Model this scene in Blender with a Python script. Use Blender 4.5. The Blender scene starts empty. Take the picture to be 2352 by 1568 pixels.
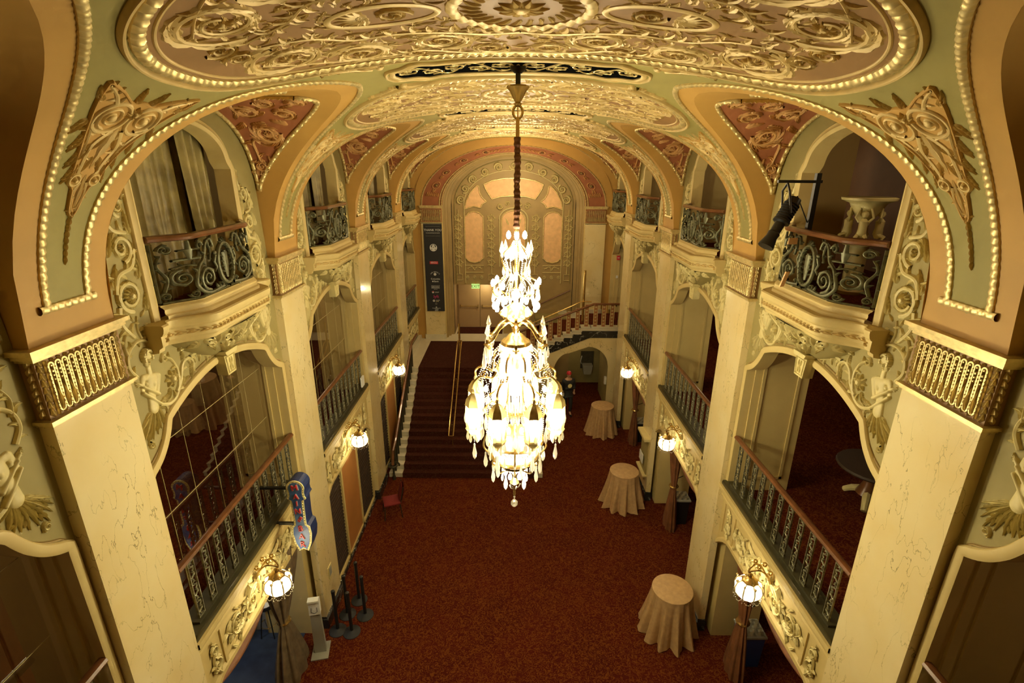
import bpy, math, random
from math import sin, cos, pi, sqrt, radians, atan2, hypot
from mathutils import Vector as V
sc = bpy.context.scene
C = sc.collection
random.seed(5)
# ------------------------------------------------------------ camera, world, exposure
cd = bpy.data.cameras.new('camera'); cam = bpy.data.objects.new('camera', cd); C.objects.link(cam)
sc.camera = cam
cd.sensor_width = 36; cd.lens = 1168/2352*36; cd.clip_start = .05; cd.clip_end = 100
cam.location = (-.059, 0, 9.05)
cam.matrix_world = (__import__('mathutils').Matrix.Translation((-.059, 0, 9.05))
    @ __import__('mathutils').Matrix.Rotation(-.0015, 4, 'Z')
    @ __import__('mathutils').Matrix.Rotation(pi/2-.3275, 4, 'X')
    @ __import__('mathutils').Matrix.Rotation(.0065, 4, 'Z'))
w = bpy.data.worlds.new('world'); sc.world = w; w.use_nodes = True
w.node_tree.nodes['Background'].inputs[0].default_value = (.004, .003, .002, 1)
sc.view_settings.view_transform = 'Standard'; sc.view_settings.look = 'None'
sc.view_settings.exposure = .95; sc.view_settings.gamma = 1; sc.view_settings.use_curve_mapping = False
sc.cycles.use_denoising = True; sc.cycles.use_adaptive_sampling = True; sc.cycles.adaptive_threshold = .06; sc.cycles.adaptive_min_samples = 16
sc.cycles.sample_clamp_indirect = 4; sc.cycles.sample_clamp_direct = 0
sc.cycles.caustics_reflective = False; sc.cycles.caustics_refractive = False
sc.cycles.diffuse_bounces = 3; sc.cycles.max_bounces = 7; sc.cycles.transparent_max_bounces = 12
WARM = (1, .88, .49)
def lamp(name, loc, e, r=.1, col=WARM):
    l = bpy.data.lights.new(name, 'POINT'); l.energy = e; l.color = col; l.shadow_soft_size = r
    o = bpy.data.objects.new(name, l); C.objects.link(o); o.location = loc
    return o
# hall dimensions (metres)
W = 3.83; XW = 3.95; Y1 = 3.74; PW = .9; SP = 4.357; YE = 20.3
A, BB, Z0 = 3.83, 2.46, 7.68; EN = 2.3; KL, PL, K2, P2 = 1.78, 1.7, 2.02, 1.6
ZM = 3.5; ZU = 7.4; ZL = 2.28
BAYS = [(2.0115, 1.7285), (6.3685, 1.7285), (10.7255, 1.7285), (15.0825, 1.7285), (19.0055, 1.2945)]
PIERS = [-.617, 3.74, 8.097, 12.454, 16.811]
ORD = ['foreground', 'nearest full', 'second', 'third', 'farthest']
SIDE = {-1: 'left', 1: 'right'}

# ------------------------------------------------------------ materials
def N(nt, t, **k):
    n = nt.nodes.new(t)
    for a, b in k.items(): setattr(n, a, b)
    return n
def mat(name, col, rough=.6, metal=0, var=.12, scale=3, bump=0, bscale=60, col2=None, spec=.5, coat=0, thr=None):
    m = bpy.data.materials.new(name); m.use_nodes = True; nt = m.node_tree; b = nt.nodes['Principled BSDF']
    b.inputs['Roughness'].default_value = rough; b.inputs['Metallic'].default_value = metal
    b.inputs['Specular IOR Level'].default_value = spec; b.inputs['Coat Weight'].default_value = coat
    tc = N(nt, 'ShaderNodeTexCoord'); no = N(nt, 'ShaderNodeTexNoise'); no.inputs['Scale'].default_value = scale
    no.inputs['Detail'].default_value = 5; nt.links.new(tc.outputs['Object'], no.inputs['Vector'])
    cr = N(nt, 'ShaderNodeValToRGB'); lo, hi = thr or (.3, .7)
    cr.color_ramp.elements[0].position = lo; cr.color_ramp.elements[1].position = hi
    c2 = col2 or tuple(c*(1-var) for c in col)
    cr.color_ramp.elements[0].color = (*c2, 1); cr.color_ramp.elements[1].color = (*col, 1)
    nt.links.new(no.outputs['Fac'], cr.inputs[0]); nt.links.new(cr.outputs[0], b.inputs['Base Color'])
    if bump:
        n2 = N(nt, 'ShaderNodeTexNoise'); n2.inputs['Scale'].default_value = bscale
        nt.links.new(tc.outputs['Object'], n2.inputs['Vector'])
        bp = N(nt, 'ShaderNodeBump'); bp.inputs['Strength'].default_value = bump; bp.inputs['Distance'].default_value = .01
        nt.links.new(n2.outputs['Fac'], bp.inputs['Height']); nt.links.new(bp.outputs[0], b.inputs['Normal'])
    return m
def worms(name, base, base2, line, sc_, width, mask=None, rough=.5, coat=0, stretch=(1, 1, 1), bscale=.8, detail=2, dist=0.0, spec=.5):
    """thin wandering lines (noise contour) over a mottled base: marble veins, carpet scrolls"""
    m = mat(name, base, rough, col2=base2, scale=bscale, spec=spec, coat=coat); nt = m.node_tree; b = nt.nodes['Principled BSDF']
    tc = nt.nodes['Texture Coordinate']; cr = nt.nodes['Color Ramp']
    mp = N(nt, 'ShaderNodeMapping'); mp.inputs['Scale'].default_value = stretch; mp.inputs['Rotation'].default_value = (.9, .25, .3) if mask else (0, 0, 0)
    nt.links.new(tc.outputs['Object'], mp.inputs[0])
    n1 = N(nt, 'ShaderNodeTexNoise'); n1.inputs['Scale'].default_value = sc_; n1.inputs['Detail'].default_value = detail; n1.inputs['Distortion'].default_value = dist
    nt.links.new(mp.outputs[0], n1.inputs['Vector'])
    s = N(nt, 'ShaderNodeMath', operation='SUBTRACT'); s.inputs[1].default_value = .5; nt.links.new(n1.outputs['Fac'], s.inputs[0])
    a = N(nt, 'ShaderNodeMath', operation='ABSOLUTE'); nt.links.new(s.outputs[0], a.inputs[0])
    mr = N(nt, 'ShaderNodeMapRange'); mr.inputs['From Min'].default_value = width; mr.inputs['From Max'].default_value = width*.3
    nt.links.new(a.outputs[0], mr.inputs['Value']); fac = mr.outputs[0]
    if mask:
        n3 = N(nt, 'ShaderNodeTexNoise'); n3.inputs['Scale'].default_value = mask; nt.links.new(tc.outputs['Object'], n3.inputs['Vector'])
        m3 = N(nt, 'ShaderNodeMapRange'); m3.inputs['From Min'].default_value = .36; m3.inputs['From Max'].default_value = .60
        nt.links.new(n3.outputs['Fac'], m3.inputs['Value'])
        mu = N(nt, 'ShaderNodeMath', operation='MULTIPLY'); nt.links.new(fac, mu.inputs[0]); nt.links.new(m3.outputs[0], mu.inputs[1]); fac = mu.outputs[0]
    mx = N(nt, 'ShaderNodeMix', data_type='RGBA'); nt.links.new(fac, mx.inputs[0]); nt.links.new(cr.outputs[0], mx.inputs[6])
    mx.inputs[7].default_value = (*line, 1); nt.links.new(mx.outputs[2], b.inputs['Base Color'])
    return m
def emit(name, col, st):
    m = bpy.data.materials.new(name); m.use_nodes = True; nt = m.node_tree; nt.nodes.clear()
    e = N(nt, 'ShaderNodeEmission'); e.inputs[0].default_value = (*col, 1); e.inputs[1].default_value = st
    o = N(nt, 'ShaderNodeOutputMaterial'); nt.links.new(e.outputs[0], o.inputs[0])
    m.cycles.emission_sampling = 'NONE'
    return m
def glassy(name, col, tr, gl=.25, diff=.4, rough=.1, trans=0):
    """mix of transparent, glossy and translucent: window panes, crystal, frosted shades"""
    m = bpy.data.materials.new(name); m.use_nodes = True; nt = m.node_tree; nt.nodes.clear()
    t = N(nt, 'ShaderNodeBsdfTransparent'); t.inputs[0].default_value = (*col, 1)
    g = N(nt, 'ShaderNodeBsdfGlossy'); g.inputs[0].default_value = (1, 1, 1, 1); g.inputs['Roughness'].default_value = rough
    d = N(nt, 'ShaderNodeBsdfTranslucent'); d.inputs[0].default_value = (*col, 1)
    no = N(nt, 'ShaderNodeTexNoise'); no.inputs['Scale'].default_value = 12
    m1 = N(nt, 'ShaderNodeMixShader'); m1.inputs[0].default_value = diff; nt.links.new(g.outputs[0], m1.inputs[1]); nt.links.new(d.outputs[0], m1.inputs[2])
    m2 = N(nt, 'ShaderNodeMixShader'); m2.inputs[0].default_value = tr; nt.links.new(m1.outputs[0], m2.inputs[1]); nt.links.new(t.outputs[0], m2.inputs[2])
    o = N(nt, 'ShaderNodeOutputMaterial'); nt.links.new(m2.outputs[0], o.inputs[0])
    return m
M = dict(
    green=mat('sage plaster', (.33, .275, .075), .65, var=.18, scale=1.6),
    wallg=mat('olive plaster', (.335, .27, .095), .7, var=.16, scale=2),
    niche=mat('golden brown plaster', (.39, .27, .10), .6, var=.2, scale=2),
    orange=mat('ochre plaster', (.53, .30, .065), .6, var=.14, scale=1.5),
    cream=mat('cream plaster', (.62, .475, .19), .6, var=.10, scale=2),
    relief=mat('cream relief', (.68, .57, .26), .5, var=.14, scale=8),
    red=mat('terracotta plaster', (.34, .115, .04), .65, var=.2, scale=4),
    redrel=mat('ochre relief', (.62, .34, .12), .5, var=.2, scale=9),
    gilt=mat('gilt', (.80, .62, .27), .38, metal=.45, var=.35, scale=14),
    giltrel=mat('gilt relief', (.74, .54, .22), .48, metal=.15, var=.28, scale=5),
    field=mat('umber field', (.32, .17, .055), .55, var=.2, scale=3),
    marble=worms('cream marble', (.80, .68, .38), (.74, .58, .27), (.26, .21, .10), 2.6, .0052, mask=1.3, rough=.16, coat=.3, detail=10, dist=.25, stretch=(1, 1.9, .7), bscale=1.2),
    darkm=worms('black marble', (.02, .022, .018), (.035, .03, .025), (.5, .5, .42), 2.5, .012, mask=2, rough=.2, detail=6),
    white=mat('pale marble', (.66, .60, .44), .35, var=.12, scale=3),
    carpet=worms('patterned carpet', (.075, .008, .003), (.055, .006, .002), (.135, .036, .006), 13, .085, rough=.95, detail=.6, dist=1.6, bscale=1.0, spec=.1),
    stairc=worms('stair carpet', (.045, .007, .004), (.032, .005, .003), (.09, .04, .02), 30, .05, rough=.95, detail=1, dist=1, bscale=.9, spec=.1),
    wood=mat('polished wood', (.20, .075, .025), .28, var=.4, scale=6, coat=.4),
    panelw=mat('orange wood panel', (.50, .22, .06), .4, var=.2, scale=2),
    dark=mat('dark brown screen', (.045, .025, .012), .6, bump=.4, bscale=80),
    iron=mat('verdigris iron', (.17, .165, .085), .45, metal=.35, var=.55, scale=14),
    irondk=mat('dark iron', (.07, .062, .035), .45, metal=.3, var=.4, scale=12),
    balu=mat('aged silver baluster', (.42, .40, .26), .35, metal=.55, var=.7, scale=24),
    sill=mat('dark green sill', (.055, .048, .02), .35, var=.3, scale=6),
    brass=mat('brass', (.72, .50, .18), .25, metal=.9, var=.2, scale=5),
    brown=mat('brown wall', (.25, .115, .04), .65, var=.3, scale=1.5),
    void_paint=mat('black void', (.004, .004, .004), 1, spec=0),
    black=mat('black metal', (.012, .012, .012), .4),
    blackm=mat('matt black', (.02, .02, .022), .7),
    velvet=mat('olive gold velvet', (.42, .33, .12), .42, var=.45, scale=5),
    velvetb=mat('taupe velvet', (.17, .12, .065), .6, var=.45, scale=9),
    drape=mat('russet drape', (.22, .085, .03), .6, var=.4, scale=5),
    cloth=mat('champagne cloth', (.56, .36, .17), .5, var=.22, scale=12),
    blue=mat('blue floor', (.03, .05, .10), .5, col2=(.02, .03, .06), scale=5),
    navy=mat('navy metal', (.02, .035, .12), .35),
    signb=mat('sign blue', (.03, .11, .42), .4, col2=(.10, .22, .5), scale=3, thr=(.35, .5)),
    signy=mat('sign yellow', (.95, .86, .42), .45, var=.06),
    redp=mat('red paint', (.62, .03, .05), .35),
    whitep=mat('white paint', (.80, .80, .76), .5, var=.04),
    greyp=mat('grey plastic', (.34, .33, .28), .45),
    pink=mat('sign pink', (.75, .06, .25), .5),
    amber=mat('amber panel', (.88, .54, .25), .6, var=.22, scale=6),
    door=mat('tan door', (.42, .27, .13), .5, var=.08),
    rose=mat('rosy plaster', (.50, .31, .18), .65),
    redfab=mat('red upholstery', (.20, .012, .01), .8),
    skin=mat('skin', (.60, .36, .24), .5), bluep=mat('blue paint', (.03, .07, .35), .4),
    window=glassy('window glass', (.85, .82, .75), .74, diff=.02, rough=.015),
    crystal=glassy('crystal', (1, .97, .90), .28, diff=.55, rough=.12),
    shade=glassy('frosted glass', (1, .93, .76), .62, diff=.85, rough=.2),
    bulb=emit('lit bulb', (1, .96, .84), 40), core_glare=emit('flame lamp', (1, .96, .84), 14), glow=emit('lit glass', (1, .90, .62), 5),
    exitg=emit('exit sign face', (.42, .62, .16), .8), screen=emit('screen', (.8, .85, .75), .6),
)
# ------------------------------------------------------------ mesh building
class MB:
    def __init__(s): s.v = []; s.f = []; s.mi = []
    def add(s, vs, fs, mi=0):
        o = len(s.v); s.v += [tuple(p) for p in vs]; s.f += [tuple(i+o for i in f) for f in fs]; s.mi += [mi]*len(fs); return s
    def box(s, x0, x1, y0, y1, z0, z1, mi=0):
        x0, x1 = min(x0, x1), max(x0, x1); y0, y1 = min(y0, y1), max(y0, y1); z0, z1 = min(z0, z1), max(z0, z1)
        return s.add([(x0, y0, z0), (x1, y0, z0), (x1, y1, z0), (x0, y1, z0), (x0, y0, z1), (x1, y0, z1), (x1, y1, z1), (x0, y1, z1)],
                     [(0, 3, 2, 1), (4, 5, 6, 7), (0, 1, 5, 4), (1, 2, 6, 5), (2, 3, 7, 6), (3, 0, 4, 7)], mi)
    def grid(s, fn, nu, nv, mi=0, wrap=False):
        vs = [fn(i/nu, j/nv) for j in range(nv+1) for i in range(nu+1)]
        fs = [(j*(nu+1)+i, j*(nu+1)+i+1, (j+1)*(nu+1)+i+1, (j+1)*(nu+1)+i) for j in range(nv) for i in range(nu)]
        return s.add(vs, fs, mi)
    def tube(s, pts, r, n=6, mi=0, cap=True, flat=1):
        pts = [V(p) for p in pts]; m = len(pts); rs = r if isinstance(r, (list, tuple)) else [r]*m
        vs = []; up = None
        for i, p in enumerate(pts):
            t = (pts[min(i+1, m-1)]-pts[max(i-1, 0)]).normalized()
            if up is None: up = V((0, 0, 1)) if abs(t.z) < .9 else V((1, 0, 0))
            a = t.cross(up)
            if a.length < 1e-4: a = t.cross(V((0, 1, 0)))
            a.normalize(); b = a.cross(t).normalized(); up = b
            for k in range(n): vs.append(p+a*cos(2*pi*k/n)*rs[i]+b*sin(2*pi*k/n)*rs[i]*flat)
        fs = [(i*n+k, i*n+(k+1) % n, (i+1)*n+(k+1) % n, (i+1)*n+k) for i in range(m-1) for k in range(n)]
        if cap: fs += [tuple(range(n))[::-1], tuple(range((m-1)*n, m*n))]
        return s.add(vs, fs, mi)
    def lathe(s, prof, c=(0, 0, 0), n=16, mi=0, rf=None, ax=None):
        vs = []
        for r, z in prof:
            for k in range(n):
                a = 2*pi*k/n; q = r*(rf(a, z) if rf else 1)
                vs.append((c[0]+q*cos(a), c[1]+q*sin(a), c[2]+z))
        fs = [(i*n+k, i*n+(k+1) % n, (i+1)*n+(k+1) % n, (i+1)*n+k) for i in range(len(prof)-1) for k in range(n)]
        if prof[0][0] > 1e-4: fs.append(tuple(range(n))[::-1])
        if prof[-1][0] > 1e-4: fs.append(tuple(range((len(prof)-1)*n, len(prof)*n)))
        return s.add(vs, fs, mi)
    def prism(s, poly, fn, d0, d1, mi=0):
        n = len(poly); vs = [fn(a, b, d0) for a, b in poly]+[fn(a, b, d1) for a, b in poly]
        fs = [tuple(range(n)), tuple(range(n, 2*n))[::-1]]+[(i, n+i, n+(i+1) % n, (i+1) % n) for i in range(n)]
        return s.add(vs, fs, mi)
    def mesh(s, name, mats, smooth=True):
        me = bpy.data.meshes.new(name); me.from_pydata(s.v, [], s.f)
        for m in (mats if isinstance(mats, (list, tuple)) else [mats]): me.materials.append(M[m])
        if any(s.mi): me.polygons.foreach_set('material_index', s.mi)
        if smooth:
            me.polygons.foreach_set('use_smooth', [True]*len(me.polygons))
            try: me.set_sharp_from_angle(angle=radians(42))
            except Exception: pass
        me.update(); return me
    def build(s, name, mats, parent=None, loc=None, smooth=True):
        return put(name, s.mesh(name, mats, smooth), parent, loc)
def put(name, me, parent=None, loc=None, rz=0):
    o = bpy.data.objects.new(name, me); C.objects.link(o)
    if parent is not None: o.parent = parent
    if loc is not None: o.location = loc
    if rz: o.rotation_euler = (0, 0, rz)
    return o
def tag(o, label, cat, group=None):
    o['label'] = label; o['category'] = cat
    if group: o['group'] = group
    return o
def thing(name, label, cat, loc=(0, 0, 0), rz=0, group=None):
    return tag(put(name, None, None, loc, rz), label, cat, group)
def struct(name, o):
    o.name = name; o['kind'] = 'structure'; return o
def kids(o): return [c for c in bpy.data.objects if c.parent == o]
def dup(o, loc, label, rz=None):
    r = o.copy(); C.objects.link(r); r.location = loc; r['label'] = label
    if rz is not None: r.rotation_euler = (0, 0, rz)
    for ch in kids(o):
        c = ch.copy(); C.objects.link(c); c.parent = r
        for g in kids(ch):
            d = g.copy(); C.objects.link(d); d.parent = c
    return r
MC = {}
def cached(key, fn):
    if key not in MC: MC[key] = fn()
    return MC[key]
def text(name, s, size, mat_, parent, origin, right, up, depth=.004, align='CENTER', spacing=1):
    cu = bpy.data.curves.new(name, 'FONT'); cu.body = s; cu.size = size; cu.extrude = depth; cu.align_x = align; cu.align_y = 'CENTER'
    cu.space_character = spacing; cu.resolution_u = 3
    t = bpy.data.objects.new('tmp', cu); C.objects.link(t); dg = bpy.context.evaluated_depsgraph_get(); dg.update()
    me = bpy.data.meshes.new_from_object(t.evaluated_get(dg)); bpy.data.objects.remove(t)
    r, u = V(right).normalized(), V(up).normalized(); n = r.cross(u)
    for v in me.vertices: c = v.co.copy(); v.co = V(origin)+r*c.x+u*c.y+n*c.z
    me.materials.clear(); me.materials.append(M[mat_])
    return put(name, me, parent)

# ------------------------------------------------------------ surfaces: (u, v, height) -> point
def bxz(th): return A*max(0, sin(th))**(2/EN), BB*max(0, cos(th))**(2/EN)
NB = 1500; _t = [0.0]; _p = bxz(0)
for i in range(NB):
    _q = bxz((i+1)/NB*pi/2); _t.append(_t[-1]+hypot(_q[0]-_p[0], _q[1]-_p[1])); _p = _q
SB = _t[-1]
def th_of(s):
    s = max(0, min(SB, s)); lo, hi = 0, NB
    while hi-lo > 1:
        m = (lo+hi)//2
        if _t[m] <= s: lo = m
        else: hi = m
    return (lo+(s-_t[lo])/(_t[hi]-_t[lo]))*pi/2/NB
def s_of(x):
    th = math.asin(min(1, abs(x)/A)**(EN/2))/(pi/2)*NB; i = min(NB-1, int(th)); return _t[i]+(_t[i+1]-_t[i])*(th-i)
def zb(x): return Z0+BB*max(0, 1-(min(A, abs(x))/A)**EN)**(1/EN)
def xz(z): return A*max(0, 1-((z-Z0)/BB)**EN)**(1/EN)
def S_bar(side, yc):
    def f(u, v, h):
        sg = side*(1 if u >= 0 else -1); th = th_of(abs(u)); x, z = bxz(th)
        nx, nz = (x/A)**(EN-1)/A, (z/BB)**(EN-1)/BB; l = hypot(nx, nz)
        return (sg*(x-nx/l*h), yc+v, Z0+z-nz/l*h)
    return f
def xg(d, hw): return A-KL*max(0, 1-min(1, abs(d)/hw)**PL)**(1/PL)
def zl(d, hw): return zb(xg(d, hw))
def S_lun(side, c, hw):      # u = X, v = angle 0 (near spring)..pi (far spring)
    def f(u, v, h):
        d = -hw*cos(v); z = zl(d, hw); e = .004
        d2, z2 = -hw*cos(v+e), zl(-hw*cos(v+e), hw); d1, z1 = -hw*cos(v-e), zl(-hw*cos(v-e), hw)
        ty, tz = d2-d1, z2-z1; l = hypot(ty, tz) or 1
        return (side*u, c+d+tz/l*h*(1), z-ty/l*h)
    return f
def S_wall(side, c, x=XW):
    return lambda u, v, h: (side*(x-h), c+u, v)
def S_end(y, x0=0): return lambda u, v, h: (x0+u, y-h, v)
# ------------------------------------------------------------ plaster relief
class R:
    def __init__(s, f): s.f = f; s.m = MB()
    def stroke(s, pts, w0, w1, h, fade=True):
        n = len(pts); vs = []; rows = 5
        for i, (x, y) in enumerate(pts):
            x0, y0 = pts[max(i-1, 0)]; x1, y1 = pts[min(i+1, n-1)]; tx, ty = x1-x0, y1-y0; l = hypot(tx, ty) or 1
            nx, ny = -ty/l, tx/l; t = i/(n-1); w = w0+(w1-w0)*t; hh = h*(.5+.5*w/max(w0, w1))
            for o, q in ((-1, -.1), (-.62, .75), (0, 1), (.62, .75), (1, -.1)): vs.append(s.f(x+nx*w*o, y+ny*w*o, hh*q))
        s.m.add(vs, [(i*5+k, i*5+k+1, i*5+k+6, i*5+k+5) for i in range(n-1) for k in range(4)])
    def leaf(s, x, y, a, L, Wd, h, curl=0, lobes=3, n=9):
        vs = []; px, py = x, y; aa = a
        for i in range(n+1):
            t = i/n; w = Wd*(sin(pi*min(1, t*.92+.08))**.8)*(1-.42*abs(cos(lobes*pi*t)))*(1-.3*t)
            if i == n: w = .001
            nx, ny = -sin(aa), cos(aa); hh = h*(.45+.55*sin(pi*min(1, t+.05)))
            for o, q in ((-1, -.1), (-.5, .9), (0, .45), (.5, .9), (1, -.1)):
                lag = -abs(o)*Wd*.25
                vs.append(s.f(px+nx*w*o+cos(aa)*lag, py+ny*w*o+sin(aa)*lag, hh*q))
            px += cos(aa)*L/n; py += sin(aa)*L/n; aa += curl/n
        s.m.add(vs, [(i*5+k, i*5+k+1, i*5+k+6, i*5+k+5) for i in range(n) for k in range(4)])
    def acanth(s, x, y, a, L, Wd, h, curl=0, n=4):
        px, py, aa = x, y, a
        for i in range(n*3):
            if i % 3 == 0:
                q = 1-.55*i/(n*3)
                for e in (-1, 1): s.leaf(px, py, aa+e*.55, L*.40*q, Wd*.34*q, h*.8, curl=-e*.7+curl*.3, lobes=1, n=5)
            px += cos(aa)*L/(n*3.6); py += sin(aa)*L/(n*3.6); aa += curl/(n*3)
        s.leaf(x, y, a, L, Wd*.30, h*1.15, curl=curl, lobes=2, n=8)
    def boss(s, x, y, r, h, n=8):
        vs = []
        for q, z in ((1, -.1), (.85, .6), (.5, .95)):
            for k in range(n): vs.append(s.f(x+r*q*cos(2*pi*k/n), y+r*q*sin(2*pi*k/n), h*z))
        vs.append(s.f(x, y, h))
        fs = [(j*n+k, j*n+(k+1) % n, (j+1)*n+(k+1) % n, (j+1)*n+k) for j in range(2) for k in range(n)]+[(2*n+k, 2*n+(k+1) % n, 3*n) for k in range(n)]
        s.m.add(vs, fs)
    def rosette(s, x, y, r, h, n=8, sx=1):
        for k in range(n): s.leaf(x+.25*r*cos(2*pi*k/n), y+.25*r*sin(2*pi*k/n), 2*pi*k/n, r*.78, r*.30, h, lobes=1, n=5)
        s.boss(x, y, r*.36, h*1.15)
    def spiral(s, x, y, r, a0, turns, d, w, h, nl=9, leafL=None, ros=True, r1=.22, taper=.6):
        n = int(14*turns)+6; pts = []
        for i in range(n+1):
            t = i/n; rr = r*(1-(1-r1)*t**.8); a = a0+d*2*pi*turns*t; pts.append((x+rr*cos(a), y+rr*sin(a)))
        s.stroke(pts, w, w*taper, h)
        L = leafL or r*.5
        for k in range(nl):
            i = int((k+.5)/nl*n*.85); (ax, ay), (bx, by) = pts[i], pts[i+1]; a = atan2(by-ay, bx-ax); q = 1-.55*k/nl
            (s.acanth if L*q > .10 and nl < 12 else s.leaf)(ax, ay, a-d*.6, L*q*1.1, L*.36*q+.004, h*.95, curl=d*1.5)
            if k % 2 == 0 and q > .5: s.leaf(ax, ay, a+d*.6, L*q*.55, L*.22*q, h*.8, curl=-d*1.2)
        if ros: s.rosette(x, y, r*max(r1, .26)*1.05, h*1.1)
        return pts
    def vine(s, pts, w0, w1, h, nl=6, L=.15, side=0, smooth=True):
        if smooth: pts = spline(pts, 6)
        s.stroke(pts, w0, w1, h); n = len(pts)-1
        for k in range(nl):
            i = int((k+.5)/nl*n); (ax, ay), (bx, by) = pts[i], pts[min(i+1, n)]; a = atan2(by-ay, bx-ax)
            d = side or (1 if k % 2 else -1); q = 1-.4*k/nl
            s.leaf(ax, ay, a+d*.5, L*q*1.05, L*.34*q, h*.9, curl=d*1.4)
    def mould(s, pts, prof, closed=False, bump=0, per=.09, mi=0):
        n = len(pts); vs = []; L = 0; k = len(prof)
        for i, (x, y) in enumerate(pts):
            x0, y0 = pts[(i-1) % n] if closed or i else pts[0]; x1, y1 = pts[(i+1) % n] if closed or i < n-1 else pts[-1]
            tx, ty = x1-x0, y1-y0; l = hypot(tx, ty) or 1; nx, ny = -ty/l, tx/l
            if i: L += hypot(x-pts[i-1][0], y-pts[i-1][1])
            q = 1+bump*cos(2*pi*L/per)
            for o, h in prof: vs.append(s.f(x+nx*o*(1+.18*(q-1)), y+ny*o*(1+.18*(q-1)), h*q if h > 0 else h))
        m = n if closed else n-1
        s.m.add(vs, [(i*k+j, i*k+j+1, ((i+1) % n)*k+j+1, ((i+1) % n)*k+j) for i in range(m) for j in range(k-1)], mi)
    def fill(s, pts, c, h=.004, rings=3):
        n = len(pts); vs = []
        for q in range(rings, 0, -1):
            t = q/rings
            vs += [s.f(c[0]+(x-c[0])*t, c[1]+(y-c[1])*t, h) for x, y in pts]
        vs.append(s.f(c[0], c[1], h))
        fs = [(j*n+k, j*n+(k+1) % n, (j+1)*n+(k+1) % n, (j+1)*n+k) for j in range(rings-1) for k in range(n)]+[((rings-1)*n+k, (rings-1)*n+(k+1) % n, rings*n) for k in range(n)]
        s.m.add(vs, fs)
def resample(pts, step, closed=False):
    if closed: pts = list(pts)+[pts[0]]
    out = [pts[0]]; acc = 0
    for (x0, y0), (x1, y1) in zip(pts, pts[1:]):
        l = hypot(x1-x0, y1-y0)
        if l == 0: continue
        t = step-acc
        while t <= l: out.append((x0+(x1-x0)*t/l, y0+(y1-y0)*t/l)); t += step
        acc = l-(t-step)
    if closed:
        if hypot(out[-1][0]-out[0][0], out[-1][1]-out[0][1]) < step*.5: out.pop()
    else: out.append(pts[-1])
    return out
def spline(p, k=6):
    o = []
    for i in range(len(p)-1):
        a, b, c, d = p[max(i-1, 0)], p[i], p[i+1], p[min(i+2, len(p)-1)]
        for j in range(k):
            t = j/k
            o.append(tuple(.5*(2*b[q]+(c[q]-a[q])*t+(2*a[q]-5*b[q]+4*c[q]-d[q])*t*t+(3*b[q]-a[q]-3*c[q]+d[q])*t**3) for q in range(len(b))))
    return o+[tuple(p[-1])]
PROF_G = [(-.045, -.005), (-.04, .022), (-.015, .034), (.015, .034), (.04, .022), (.045, -.005)]
def prof(w, h): return [(-w, -.006), (-w*.85, h*.6), (-w*.35, h), (w*.35, h), (w*.85, h*.6), (w, -.006)]
# ------------------------------------------------------------ chandelier light and added fill lamps of the hall
for z, e, r in ((8.15, 55, .10), (7.55, 85, .15), (7.05, 72, .12), (6.3, 135, .12), (4.85, 50, .12)): lamp('chandelier_light', (0, 6.3685, z), e, r)
for k in range(4):
    a = pi/4+pi/2*k; lamp('chandelier_light', (.86*cos(a), 6.3685+.86*sin(a), 5.75), 55, .12)
for y, e in ((10.7, 62), (15.1, 112), (18.6, 108)): lamp('hall_fill', (0, y, 8.6), e, .35, (1, .80, .48))  # unseen fill lamps in mid-air, added in place of inferred cove lighting
for s in (-1, 1):
    for c, e in ((6.37, 4), (10.73, 5), (15.08, 5)): lamp('box_fill', (s*4.9, c, 9.1), e, .2, (1, .74, .4))  # added fill inside the opera boxes, no fixture
    for c in (2.0, 6.37, 10.73, 15.08): lamp('lobby_fill', (s*6.6, c, 6.3), 9 if s > 0 else 13, .3, (1, .74, .42))  # added fill behind the mezzanine openings, no fixture
    for c in (6.37, 10.73, 15.08): lamp('aisle_fill', (s*5.3, c, 2.5), 5, .2, (1, .70, .4))  # added fill for the ground floor side aisles, no fixture
lamp('bar_fill', (-5.6, 6.9, 2.2), 16, .15, (.85, .92, 1)); lamp('stair_fill', (-1.2, 21.4, 4.15), 12, .1); lamp('passage_fill', (2.6, 20, 2.1), 5, .2, (1, .72, .4))  # fill lamps without fixtures; the bar one added to brighten the blue floor
# ------------------------------------------------------------ floors
def slab(name, m, *a):
    return struct(name, MB().box(*a).build(name, m, smooth=False))
slab('floor', 'carpet', -10, 10, -3, 24, -.2, 0)
slab('floor.001', 'blue', -10, -4.25, 4.5, 8.6, 0, .006)
for s in (-1, 1):
    slab('floor.%03d' % (3+s), 'carpet', s*4.1, s*10, -3, 22, ZM-.12, ZM)
    slab('ceiling.%03d' % (3+s), 'brown', s*4.1, s*10, -3, 22, ZM-.95, ZM-.12)
    slab('ceiling.%03d' % (7+s), 'brown', s*4.12, s*10, -3, 22, 6.9, ZU-.02)
    slab('floor.%03d' % (7+s), 'carpet', s*4.12, s*7, -3, 22, ZU-.02, ZU)
    slab('ceiling.%03d' % (11+s), 'brown', s*4.12, s*7, -3, 22, 10.1, 10.25)
    slab('wall_%s_back' % SIDE[s], 'brown', s*10, s*10.15, -3, 24, -.2, 7.5)
    slab('wall_%s_box_back' % SIDE[s], 'brown', s*6.2, s*6.35, -3, 22, ZU, 10.2)
slab('wall_near', 'brown', -10, 10, -3.1, -3, -.2, 10.5)
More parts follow.
